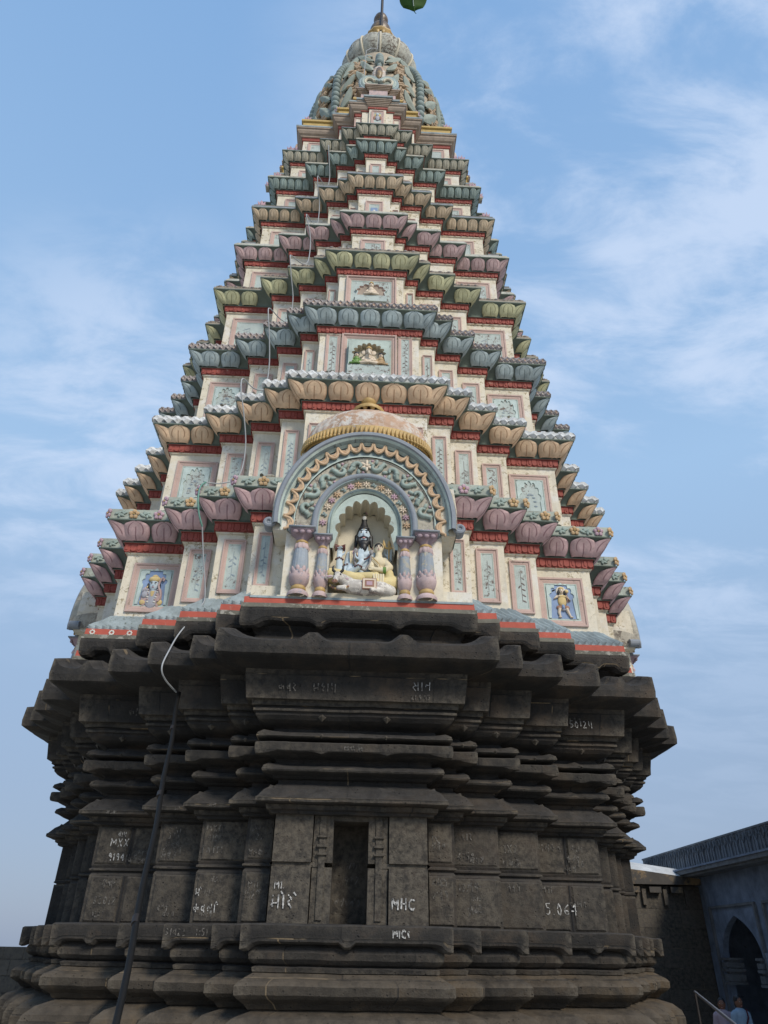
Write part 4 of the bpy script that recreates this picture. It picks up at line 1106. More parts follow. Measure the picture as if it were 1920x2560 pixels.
    rb_.build('inner_arch_roll', arch, smooth=True)
    # scalloped gold swags
    sc2 = MB(); NSC = 21
    def ep(a, b, zc, th): return Vector((a*math.cos(th), 0, AZ+zc+b*math.sin(th)))
    for q in range(NSC):
        t0 = -.12+(math.pi+.24)*q/NSC; t1 = -.12+(math.pi+.24)*(q+1)/NSC
        for lay, (dr, tb) in enumerate(((0, .023), (.032, .018), (.058, .015))):
            pts = []
            for i in range(9):
                u = i/8; th = lerp(t0, t1, .04+u*.92); dep = math.sin(math.pi*u)**.45
                rr = 1.17-.125*dep+dr*dep*1.0-.0+.0*lay
                a, b = rr*.985, rr*1.195
                p = ep(a, b, .03, th); pts.append(T((p.x, -5.405+.004*lay, p.z)))
            sc2.tube(pts, tb, 'goldo', 6)
        p = ep(1.175*.985, 1.175*1.195, .03, t0); sc2.ell((p.x, -5.40, p.z), (.022, .02, .03), 'goldo', 6, 4, T=T)
    sc2.build('scalloped_garland', arch, smooth=True)
    # leaf scroll band
    lf = MB(); NL_ = 10
    for q in range(NL_):
        sg = -1 if q < NL_/2 else 1
        th = .10+(math.pi-.20)*(q+.5)/NL_
        cpt = ep(.875, 1.01, .01, th); tdir = Vector((-math.sin(th), 0, math.cos(th)*1.1)).normalized(); ndir = Vector((math.cos(th), 0, math.sin(th))).normalized()
        fl = 1 if q % 2 else -1
        pts = []
        for i in range(13):
            u = i/12; a = u*4.2; r_ = .085*(1-u*.72)
            pts.append(T(Vector((0, -5.385-.012*u, 0))+cpt+tdir*(r_*math.cos(a))*sg+ndir*fl*(r_*math.sin(a))))
        lf.tube(pts, [.044-.002*i for i in range(13)], 'leafg', 6)
        p0 = cpt+tdir*.085*sg; p2 = cpt+tdir*.17*sg-ndir*fl*.06
        lf.tube([T((p0.x, -5.385, p0.z)), T(((p0.x+p2.x)/2+ndir.x*fl*-.05, -5.39, (p0.z+p2.z)/2-ndir.z*fl*.05)), T((p2.x, -5.385, p2.z))], [.036, .04, .012], 'leafg', 6)
        for k in range(3):
            d_ = (tdir*math.cos(1.1*k+.4)*sg+ndir*fl*-math.sin(1.1*k+.4)); c2 = cpt+d_*.095
            rot = Matrix((d_, Vector((0, 1, 0)), d_.cross(Vector((0, 1, 0))))).transposed()
            lf.ell((c2.x, -5.385, c2.z), (.056, .024, .028), 'leafg', 6, 4, T=T, rot=rot)
        c3_ = cpt-ndir*fl*.11-tdir*.06*sg; lf.ell((c3_.x, -5.375, c3_.z), (.022, .018, .022), 'flpink', 6, 4, T=T)
    lf.build('leaf_scroll_band', arch, smooth=True)
    fb = MB()
    def star(cx, cz, r, mt, y=-5.385):
        fb = MB()
        for k in range(6):
            a = k*math.pi/3+math.pi/2; rot = Matrix.Rotation(-a, 3, 'Y'); fb.ell((cx+math.cos(a)*r*.5, y, cz+math.sin(a)*r*.5), (r*.52, .014, r*.2), mt, 6, 4, T=T, rot=rot)
        fb.ell((cx, y-.012, cz), (r*.22, .014, r*.22), mt, 6, 4, T=T); fb.build('flower', arch, smooth=True)
    star(0, AZ+1.03, .115, 'statskin', -5.39)
    for k in range(17):
        th = .02+(math.pi-.04)*k/16; p = ep(.60, .70, 0, th)
        if k % 4 == 3: 
            fb = MB()
            for j in range(3): fb.ell((p.x+.02*(j-1), -5.372, p.z+.02*math.sin(j*2)), (.035, .016, .018), 'bead', 6, 4, T=T, rot=Matrix.Rotation(j*1.1, 3, 'Y'))
            fb.build('leaf_cluster', arch, smooth=True)
        else: star(p.x, p.z, .062, ('goldo', 'flpink', 'statskin')[k % 3], -5.375)
    for sx in (-1, 1):
        for k in range(4): star(sx*(.76+.075*k), 5.24, .055, 'statskin' if k % 2 else 'flpink')
    # pillars
    def pillar(x, z0, z1, r, fl):
        pb = MB(); H = z1-z0; y = -5.36
        def L(prof, mt, rf=None, n=20): pb.lathe([(a*r, z0+b*H) for a, b in prof], mt, c=(x, y), n=n, rf=rf, T=T)
        L([(1.15, 0), (1.2, .03), (1.1, .06), (.85, .085)], 'pinkcol', lambda a, z: 1+.05*math.sin(10*a))
        L([(.70, .08), (.82, .10), (.84, .13), (.70, .155)], 'gold')
        L([(.65, .15), (.85, .18), (1.05, .235), (1.1, .29), (.95, .34)], 'pinkcol', lambda a, z: 1+.07*abs(math.sin(4*a)))
        for k in range(8):
            a = k*math.pi/4+.2; rot = Matrix.Rotation(a, 3, 'Z') @ Matrix.Rotation(.22, 3, 'Y')
            pb.ell((x+math.cos(a)*r*.98, y+math.sin(a)*r*.98, z0+H*.31), (r*.12, r*.33, H*.065), 'pinkcol', 6, 5, T=T, rot=rot)
            a += math.pi/8; rot = Matrix.Rotation(a, 3, 'Z') @ Matrix.Rotation(.22, 3, 'Y'); pb.ell((x+math.cos(a)*r*.88, y+math.sin(a)*r*.88, z0+H*.37), (r*.11, r*.3, H*.06), 'pinkcol', 6, 5, T=T, rot=rot)
        L([(.92, .33), (.88, .45), (.82, .58), (.72, .70), (.62, .765)], 'shaft', lambda a, z: 1+.07*abs(math.sin(fl*a)), 48)
        L([(.75, .70), (.86, .73), (.80, .755), (.72, .79)], 'pinkcol', lambda a, z: 1+.08*math.sin(9*a), 36)
        L([(.58, .785), (.70, .80), (.72, .82), (.58, .84)], 'gold')
        # capital
        L([(.55, .835), (.62, .86), (.80, .90), (1.15, .935), (1.3, .955)], 'lilac', lambda a, z: 1+.05*abs(math.sin(2*a)))
        pb.box((x, y, z0+H*.968), (r*2.6, r*2.6, H*.03), 'lilac', T); pb.box((x, y, z0+H*.99), (r*3.0, r*3.0, H*.022), 'blueg', T)
        for k in (-1, 0, 1): pb.ell((x+k*r*.75, y-r*1.12, z0+H*.93), (r*.35, r*.2, H*.035), 'lilac', 6, 5, T=T)
        return pb.build('pillar', arch, smooth=True)
    for sx in (-1, 1):
        pillar(sx*.87, 4.165, 5.185, .125, 8); pillar(sx*.575, 4.165, 5.10, .088, 9)
    # small half dome above the hood
    db = MB(); yc = -4.78; n = 72; az_ = 7.02
    def ring(a, b, z): return [T((a*math.cos(t), yc+b*math.sin(t), z)) for t in [math.pi+math.pi*i/n for i in range(n+1)]]
    rows = []
    for q in range(11):
        v = q/10; k = math.cos(v*math.pi/2*.97)
        rr = []
        for i in range(n+1):
            t = math.pi+math.pi*i/n; g = 1-.025*abs(math.cos(18*t))*k
            rr.append(T((1.0*k*g*math.cos(t), yc+.60*k*g*math.sin(t), az_+.10+.68*math.sin(v*math.pi/2))))
        rows.append(rr)
    db.grid(rows, 'rust'); dm = db.build('half_dome', arch, smooth=True)
    gb = MB(); gb.grid([ring(1.0, .60, az_-.10), ring(1.03, .63, az_+.05), ring(1.0, .60, az_+.13)], 'gold')
    NT = 46
    for i in range(NT):
        t = math.pi+math.pi*(i+.5)/NT; px_, py_ = 1.04*math.cos(t), yc+.64*math.sin(t)
        rot = Matrix.Rotation(t, 3, 'Z')
        gb.ell((px_, py_, az_+.0), (.028, .028, .085), 'gold', 6, 5, T=lambda p: T(p), rot=rot)
        gb.ell((px_*1.01, py_-.01, az_-.075), (.03, .03, .025), 'gold', 6, 4, T=T)
    gb.build('gold_fringe', dm, smooth=True)
    kb = MB(); kb.lathe([(.25, 7.72), (.27, 7.77), (.2, 7.81), (.12, 7.86), (.08, 7.90), (.12, 7.93), (.14, 7.98), (.135, 8.05), (.09, 8.13), (.045, 8.20), (.015, 8.30), (0, 8.31)], 'gold', c=(0, yc-.14), n=18, T=T)
    for k in range(10):
        a = 2*math.pi*k/10; kb.ell((.20*math.cos(a), yc-.14+.2*math.sin(a), 7.76), (.05, .05, .06), 'gold', 6, 4, T=T)
    kb.build('small_finial', dm, smooth=True)
    return arch
for s in (0, 1, 3): build_arch(s)

# ------------------------------------------------------------------ statues
def limb(mb, pts, rs, mat='x', n=10, m=4):
    """chain of overlapping tapered capsules"""
    pts = [Vector(p) for p in pts]
    for i in range(len(pts)-1):
        a, b = pts[i], pts[i+1]; L = max(1, int((b-a).length/.012))
        for k in range(L+1):
            t = k/L; r = lerp(rs[i], rs[i+1], t); mb.ell(a+(b-a)*t, (r, r, r), mat, n, 6)
def blob(name, mb, voxel, mat, parent=None, smooth_it=6):
    o = mb.build(name, parent); o.data.materials.clear()
    md = o.modifiers.new('r', 'REMESH'); md.mode = 'VOXEL'; md.voxel_size = voxel
    s = o.modifiers.new('s', 'SMOOTH'); s.factor = .5; s.iterations = smooth_it
    dg = bpy.context.evaluated_depsgraph_get(); dg.update()
    me = bpy.data.meshes.new_from_object(o.evaluated_get(dg)); o.modifiers.clear(); o.data = me
    me.materials.clear(); me.materials.append(MT[mat]); me.polygons.foreach_set('use_smooth', [True]*len(me.polygons)); me.update()
    return o
def X(p):      # statue drawing units -> metres : (u right, depth, v up) ; origin niche floor centre
    return Vector(p)
MT['x'] = MT['cream']
def hand(mb, c, d, side, s=1.0, curl=.3, mat='x'):
    """palm plus four unequal bent fingers and a thumb; c wrist, d finger direction, side = thumb direction"""
    c = Vector(c); d = Vector(d).normalized(); side = Vector(side).normalized(); nrm = d.cross(side).normalized()
    if nrm.y > 0: nrm = -nrm
    pc = c+d*.035*s
    rot = Matrix((side, nrm, d)).transposed(); mb.ell(pc, (.030*s, .013*s, .036*s), mat, 10, 6, rot=rot)
    for k, (off, l) in enumerate(((.022, .040), (.0075, .047), (-.0075, .043), (-.022, .032))):
        b = pc+side*off*s+d*.026*s; m1 = b+d*l*.55*s+nrm*curl*.012*s; m2 = m1+(d*(1-curl)+nrm*curl).normalized()*l*.55*s
        limb(mb, [b, m1, m2], [.0085*s, .0075*s, .006*s], mat)
    b = pc+side*.026*s-d*.012*s; limb(mb, [b, b+(side*.8+d*.6)*.022*s, b+(side*.7+d*1.3)*.034*s], [.009*s, .008*s, .006*s], mat)
SX, SZ = .03, 4.33
def G(u, v, y=-5.18): # helper, metres relative to niche
    return Vector((SX+u, y, SZ+v))
# bearded god (blue)
god = thing('deity_statue', 'blue bearded deity statue with tall black topknot seated in the arched niche', 'statue', (SX, -5.15, SZ))
def put(o, root): o.parent = root; o.matrix_parent_inverse = Matrix.Translation(root.location).inverted()
b = MB()
for c_, r in ((( -.02, -5.12, .12), (.15, .10, .11)), ((-.01, -5.12, .26), (.155, .09, .12)), ((0, -5.12, .36), (.17, .085, .075))): b.ell((SX+c_[0], c_[1], SZ+c_[2]), r, 'x', 16, 10)
limb(b, [G(.0, .38, -5.12), G(.0, .50, -5.13)], [.06, .055])
b.ell(G(-.005, .60, -5.15), (.079, .075, .105), 'x', 18, 12); b.ell(G(-.005, .57, -5.215), (.014, .022, .022), 'x', 10, 8)
for sx in (-1, 1): b.ell(G(-.005+sx*.079, .58, -5.13), (.012, .018, .028), 'x', 8, 6)
limb(b, [G(-.155, .36, -5.12), G(-.19, .20, -5.15), G(-.22, .10, -5.17)], [.062, .05, .043]); limb(b, [G(-.22, .10, -5.17), G(-.275, .10, -5.19), G(-.285, .30, -5.22)], [.05, .05, .036])
hand(b, G(-.285, .30, -5.22), (.03, -.1, 1), (1, 0, 0), 1.25, .8)
limb(b, [G(-.12, .30, -5.15), G(-.17, .09, -5.22), G(-.06, .16, -5.29), G(-.02, .22, -5.30)], [.05, .045, .036, .03])
hand(b, G(-.03, .22, -5.30), (.0, -.15, 1), (-1, 0, 0), 1.35, .12)
limb(b, [G(.15, .36, -5.12), G(.25, .30, -5.08), G(.31, .34, -5.12)], [.06, .045, .036])
hand(b, G(.31, .34, -5.14), (0, -.1, 1), (-1, 0, 0), 1.2, .8)
put(blob('body', b, .0062, 'godblue', None, 3), god)
b = MB(); b.ell(G(-.005, .655, -5.10), (.088, .082, .092), 'x', 16, 10); b.ell(G(-.005, .70, -5.15), (.07, .062, .035), 'x', 14, 8); limb(b, [G(-.005, .71, -5.13), G(-.005, .80, -5.13)], [.062, .034]); b.ell(G(-.005, .83, -5.13), (.036, .036, .04), 'x', 10, 8)
limb(b, [G(-.085, .62, -5.10), G(-.10, .50, -5.10)], [.035, .02]); limb(b, [G(.075, .62, -5.10), G(.09, .50, -5.10)], [.035, .02])
h_ = blob('hair', b, .007, 'black', None, 2)
# trim the hair away from the face
put(h_, god)
fb = MB(); fb.ell(G(-.005, .615, -5.168), (.07, .062, .085), 'godblue', 18, 12)
for sx in (-1, 1):
    fb.ell(G(-.005+sx*.031, .628, -5.224), (.018, .010, .009), 'eyew', 10, 6); fb.ell(G(-.005+sx*.031, .628, -5.232), (.008, .005, .008), 'black', 8, 5); fb.ell(G(-.005+sx*.032, .655, -5.222), (.026, .010, .005), 'black', 8, 5, rot=Matrix.Rotation(sx*.12, 3, 'Y'))
fb.ell(G(-.005, .602, -5.235), (.011, .016, .026), 'godblue', 8, 6); fb.ell(G(-.005, .665, -5.225), (.006, .006, .012), 'gold', 8, 6)
fb.ell(G(-.005, .553, -5.232), (.020, .010, .009), 'lip', 8, 6); put(fb.build('face', None, True), god)
b = MB(); b.ell(G(-.005, .495, -5.185), (.068, .05, .05), 'x', 14, 10); b.ell(G(-.005, .445, -5.20), (.045, .035, .055), 'x', 12, 8); limb(b, [G(-.05, .568, -5.205), G(-.005, .572, -5.228), G(.04, .568, -5.205)], [.012, .012, .012]); limb(b, [G(-.072, .59, -5.17), G(-.06, .53, -5.19)], [.018, .03]); limb(b, [G(.062, .59, -5.17), G(.05, .53, -5.19)], [.018, .03])
put(blob('beard', b, .006, 'black', None, 1), god)
fb = MB(); fb.ell(G(-.005, .845, -5.165), (.027, .02, .03), 'flwhite', 10, 8); put(fb.build('topknot_ornament', None, True), god)
# crossed legs in cream dhoti, foot
b = MB(); limb(b, [G(-.10, .07, -5.12), G(-.37, .06, -5.24)], [.10, .09]); limb(b, [G(-.37, .05, -5.26), G(-.16, .0, -5.37), G(-.02, -.02, -5.37)], [.085, .065, .05]); limb(b, [G(.05, .05, -5.15), G(.22, .05, -5.2)], [.09, .07]); limb(b, [G(-.15, .05, -5.25), G(.1, .04, -5.3)], [.05, .055])
put(blob('dhoti', b, .009, 'statyel', None, 4), god)
b = MB(); limb(b, [G(-.01, -.05, -5.33), G(.07, -.05, -5.35)], [.04, .038])
for k in range(5): limb(b, [G(.07, -.025-.016*k, -5.36), G(.115-.006*k, -.022-.017*k, -5.36)], [.013, .010])
put(blob('foot', b, .005, 'godblue2', None, 1), god)
# beads, snake, arm bands, shoulder cloth
fb = MB()
for k in range(26):
    a = math.pi*k/25; fb.ell(G(-.005-.105*math.cos(a)*(1-.15*math.sin(a)), .43-.16*math.sin(a)**.8, -5.20-.05*math.sin(a)), (.011, .011, .011), 'bead2', 6, 5)
for cc, ax in ((G(-.284, .275, -5.215), .042), (G(-.19, .22, -5.15), .055), (G(-.06, .16, -5.29), .042)):
    for k in range(12):
        a = 2*math.pi*k/12; fb.ell(cc+Vector((ax*math.cos(a), ax*math.sin(a), .006*math.sin(a*3))), (.011, .011, .011), 'bead2', 6, 4)
put(fb.build('bead_necklace', None, True), god)
fb = MB(); pts = [G(-.10, .36, -5.24), G(-.11, .26, -5.26), G(-.08, .17, -5.27), G(.02, .13, -5.26), G(.075, .22, -5.25), G(.09, .34, -5.24)]
sm = []
for i in range(len(pts)-1):
    for k in range(6): sm.append(pts[i].lerp(pts[i+1], k/6))
fb.tube(sm, .015, 'snake', 8); fb.ell(G(-.095, .38, -5.245), (.026, .012, .032), 'snake', 10, 6); fb.ell(G(.09, .365, -5.245), (.026, .012, .034), 'snake', 10, 6); put(fb.build('snake', None, True), god)
fb = MB()
for k in range(6): fb.tube([G(-.16+.018*k, .40-.004*abs(k-2), -5.19), G(-.155+.022*k, .30, -5.225), G(-.14+.022*k, .20+.01*k, -5.21)], .011, ('statcream', 'flpink')[k % 3 == 2], 6)
put(fb.build('shoulder_cloth', None, True), god)
# drum in raised hand
fb = MB(); fb.lathe([(.0, -.06), (.045, -.06), (.02, 0), (.045, .06), (0, .06)], 'bead2', n=12, T=lambda p: G(-.28, .415, -5.23)+Vector((p.z, p.y, p.x)))
put(fb.build('hand_drum', None), god)
# trident
fb = MB(); fb.tube([G(.30, .30, -5.19), G(.30, .47, -5.19)], .009, 'gold', 6); 
fb.tube([G(.30, .44, -5.19), G(.30, .50, -5.19), G(.30, .55, -5.19)], [.012, .022, .004], 'gold', 8)
for sx in (-1, 1): fb.tube([G(.30, .445, -5.19), G(.30+sx*.045, .455, -5.19), G(.30+sx*.06, .50, -5.19), G(.30+sx*.066, .555, -5.19)], [.012, .015, .018, .004], 'gold', 8)
put(fb.build('trident', None, True), god)
# goddess
gd = thing('goddess_statue', 'cream robed goddess statue seated on the lap of the blue deity', 'statue', (SX+.2, -5.2, SZ))
b = MB(); b.ell(G(.175, .14, -5.2), (.085, .075, .09), 'x', 14, 10); b.ell(G(.18, .25, -5.2), (.095, .075, .08), 'x', 14, 10); limb(b, [G(.18, .30, -5.2), G(.178, .37, -5.2)], [.05, .04])
limb(b, [G(.25, .28, -5.2), G(.31, .18, -5.24), G(.24, .12, -5.30), G(.13, .13, -5.31)], [.04, .045, .034, .022]); hand(b, G(.14, .13, -5.31), (-1, -.1, .1), (0, 0, 1), .9, .3)
limb(b, [G(.11, .28, -5.2), G(.09, .16, -5.27)], [.036, .03])
b.ell(G(.176, .42, -5.2), (.052, .052, .066), 'x', 12, 10)
put(blob('body', b, .006, 'statcream', None, 3), gd)
b = MB(); limb(b, [G(.15, .05, -5.2), G(.36, .0, -5.22)], [.085, .075]); limb(b, [G(.40, .0, -5.22), G(.30, -.04, -5.30), G(.10, -.03, -5.32)], [.09, .075, .045]); limb(b, [G(.30, .10, -5.24), G(.31, .02, -5.28)], [.06, .055]); limb(b, [G(.15, .06, -5.28), G(.16, -.04, -5.36)], [.05, .04])
put(blob('sari_skirt', b, .009, 'statyel', None, 4), gd)
fb = MB(); fb.ell(G(.176, .428, -5.212), (.043, .045, .052), 'statskin', 12, 8)
for sx in (-1, 1): fb.ell(G(.176+sx*.017, .436, -5.254), (.009, .004, .005), 'black', 8, 5); fb.ell(G(.176+sx*.017, .450, -5.252), (.013, .004, .003), 'black', 8, 5)
fb.ell(G(.176, .42, -5.258), (.006, .008, .014), 'statskin', 6, 5); fb.ell(G(.176, .398, -5.252), (.011, .005, .004), 'lip', 6, 4)
put(fb.build('face', None, True), gd)
b = MB(); b.ell(G(.176, .455, -5.195), (.056, .052, .052), 'black', 12, 8); put(b.build('hair', None, True), gd)
b = MB(); b.ell(G(.178, .455, -5.18), (.064, .055, .062), 'statcream', 12, 8); put(b.build('veil', None, True), gd)
fb = MB(); 
for k in range(3): fb.tube([G(.235+.012*k, .12+.034*math.cos(a), -5.30+.034*math.sin(a)) for a in [2*math.pi*i/12 for i in range(13)]], .007, 'bangle', 6)
put(fb.build('bangle', None, True), gd)
fb = MB()
for k in range(5): fb.tube([G(.12+.028*k, .055, -5.335), G(.125+.026*k, -.0, -5.375), G(.13+.024*k, -.06, -5.38)], .013, 'statcream', 6)
for k in range(3): fb.tube([G(.10, .30-.02*k, -5.255), G(.17, .22-.02*k, -5.285), G(.22, .12-.01*k, -5.28)], .006, 'gold' if k == 0 else 'statcream', 5)
put(fb.build('sari_fold', None, True), gd)
# bull
bl = thing('bull_statue', 'white reclining bull statue with dark horns in front of the seated deities', 'statue', (SX-.2, -5.35, SZ-.15))
def GB(u, v, y): return Vector((SX+u, y, SZ+v))
b = MB()
limb(b, [GB(-.14, -.09, -5.38), GB(.0, -.10, -5.36), GB(.22, -.10, -5.35), GB(.32, -.12, -5.34)], [.085, .095, .085, .065])
limb(b, [GB(-.16, -.05, -5.38), GB(-.27, .0, -5.42)], [.075, .055]); b.ell(GB(-.285, -.01, -5.45), (.052, .05, .065), 'x', 12, 8); limb(b, [GB(-.285, -.02, -5.46), GB(-.31, -.09, -5.51)], [.042, .030])
limb(b, [GB(-.20, -.13, -5.42), GB(-.27, -.15, -5.47), GB(-.20, -.165, -5.49)], [.035, .026, .024])
limb(b, [GB(.2, -.14, -5.40), GB(.10, -.16, -5.46)], [.045, .026])
put(blob('body', b, .008, 'statwhite', None, 2), bl)
fb = MB()
for sx in (-1, 1):
    fb.tube([GB(-.285+sx*.03, .045, -5.45), GB(-.285+sx*.055, .065, -5.46), GB(-.285+sx*.058, .10, -5.46), GB(-.285+sx*.045, .125, -5.46)], [.018, .017, .012, .003], 'black', 8)
put(fb.build('horn', None, True), bl)
fb = MB()
for sx in (-1, 1): fb.ell(GB(-.285+sx*.095, -.02-.01*sx, -5.44), (.055, .014, .022), 'statwhite', 10, 6, rot=Matrix.Rotation(sx*.25, 3, 'Y')); fb.ell(GB(-.285+sx*.095, -.02-.01*sx, -5.452), (.035, .008, .012), 'flpink', 8, 5, rot=Matrix.Rotation(sx*.25, 3, 'Y'))
put(fb.build('ear', None, True), bl)
fb = MB(); fb.ell(GB(-.313, -.10, -5.535), (.034, .018, .024), 'relbrown', 10, 7)
for sx in (-1, 1): fb.ell(GB(-.313+sx*.014, -.095, -5.552), (.007, .004, .006), 'black', 6, 4); fb.ell(GB(-.288+sx*.036, .005, -5.49), (.011, .008, .010), 'black', 8, 5)
put(fb.build('muzzle', None, True), bl)
fb = MB()
for k in range(11):
    a = -.3+k*.22; fb.ell(GB(-.28+.10*(a-.6)*.9, -.115-.05*math.cos((a-.8)*1.3), -5.45), (.016, .014, .013), 'gold' if k % 3 == 0 else 'relbrown', 6, 4)
put(fb.build('collar', None, True), bl)
fb = MB(); fb.box((SX+.075, -5.43, SZ-.085), (.16, .07, .13), 'relbrown')
for q in range(3): fb.box((SX+.075, -5.467, SZ-.085+.0*q), (.145-.04*q, .004+.006*q, .115-.035*q), ('statskin', 'relbrown', 'flpink')[q])
put(fb.build('saddle_cloth', None), bl)
mb = MB(); mb.box((SX, -5.16, SZ-.13), (.98, .42, .09), 'niche'); mb.box((SX, -5.12, SZ-.08), (.94, .32, .06), 'niche')
tag(mb.build('plinth'), 'low cream plinth on the niche floor carrying the deity statues', 'plinth')

def restat(root, z0, kz, ku):
    for o in [o_ for o_ in bpy.data.objects if o_.parent == root]:
        if o.name.startswith('plinth'): continue
        for v in o.data.vertices: v.co.x = SX+(v.co.x-SX)*ku; v.co.z = z0+(v.co.z-(SZ-.17))*kz; v.co.y = -5.15+(v.co.y+5.15)*1.08
restat(god, 4.27, 1.28, 1.2); restat(gd, 4.27, 1.28, 1.2); restat(bl, 4.245, 1.22, 1.2)

def little(name, label, x, y, z, s, robe, skin, crown, trunk=False):
    r_ = thing(name, label, 'statue', (x, y, z))
    b = MB(); P = lambda u, d, v: Vector((x+u*s, y-d*s, z+v*s))
    b.ell(P(0, 0, .15), (.13*s, .09*s, .15*s), 'x', 12, 8); b.ell(P(0, .02, .30), (.10*s, .08*s, .10*s), 'x', 12, 8)
    for sx in (-1, 1):
        limb(b, [P(sx*.11, 0, .30), P(sx*.17, .03, .18), P(sx*.09, .08, .14)], [.035*s, .032*s, .025*s]); limb(b, [P(sx*.08, .02, .06), P(sx*.21, .06, .05), P(sx*.03, .12, .04)], [.06*s, .055*s, .035*s])
    put(blob('body', b, .012*s/.5*.6, robe, None, 2), r_)
    h = MB(); h.ell(P(0, .03, .47), (.085*s, .08*s, .10*s), skin, 12, 8)
    if trunk:
        for sx in (-1, 1): h.ell(P(sx*.12, .0, .46), (.07*s, .02*s, .075*s), skin, 10, 6)
        h.tube([P(0, .10, .45), P(0, .14, .36), P(.02, .16, .28), P(.06, .16, .24), P(.09, .16, .27)], [.045*s, .035*s, .028*s, .022*s, .016*s], skin, 8)
    for sx in (-1, 1): h.ell(P(sx*.032, .108, .485), (.012*s, .006*s, .01*s), 'black', 6, 4)
    if not trunk: h.ell(P(0, .112, .455), (.01*s, .012*s, .022*s), skin, 6, 4); h.ell(P(0, .106, .425), (.02*s, .006*s, .008*s), 'lip', 6, 4)
    put(h.build('head', None, True), r_)
    if name == 'attendant_statue': r_['group'] = 'attendant statues in the upper niche'
    c_ = MB(); c_.lathe([(.088, .53), (.085, .57), (.055, .62), (.03, .66), (0, .68)] if crown == 'gold' else [(.098, .47), (.10, .52), (.07, .57), (0, .59)], crown, n=12, T=lambda p: P(p.x, .02+p.y*-1, p.z)); put(c_.build('crown' if crown == 'gold' else 'hair', None, True), r_)
zt3 = TW[1][2]+.26
y3 = -(TW[2][1][0]-.33*(TW[2][0][-1]/4.11)**.5)-.10
zf3 = 8.82+.262
little('elephant_headed_statue', 'small cream elephant-headed statue with gold crown in the upper cusped niche', 0, y3, zf3, .72, 'statskin', 'statskin', 'gold', True)
little('attendant_statue', 'small green dressed attendant statue left of the elephant-headed statue', -.22, y3-.01, zf3, .52, 'bangle', 'statskin', 'black', False)
little('attendant_statue', 'small orange dressed attendant statue right of the elephant-headed statue', .22, y3-.01, zf3, .52, 'florange', 'statskin', 'black', False)
y4 = -(TW[3][1][0]-.33*(TW[3][0][-1]/4.11)**.5)-.08
little('niche_statue', 'small cream crowned statue in the shallow niche below the pink lotus tier', 0, y4, 11.09+.185, .62, 'statskin', 'statskin', 'gold', False)

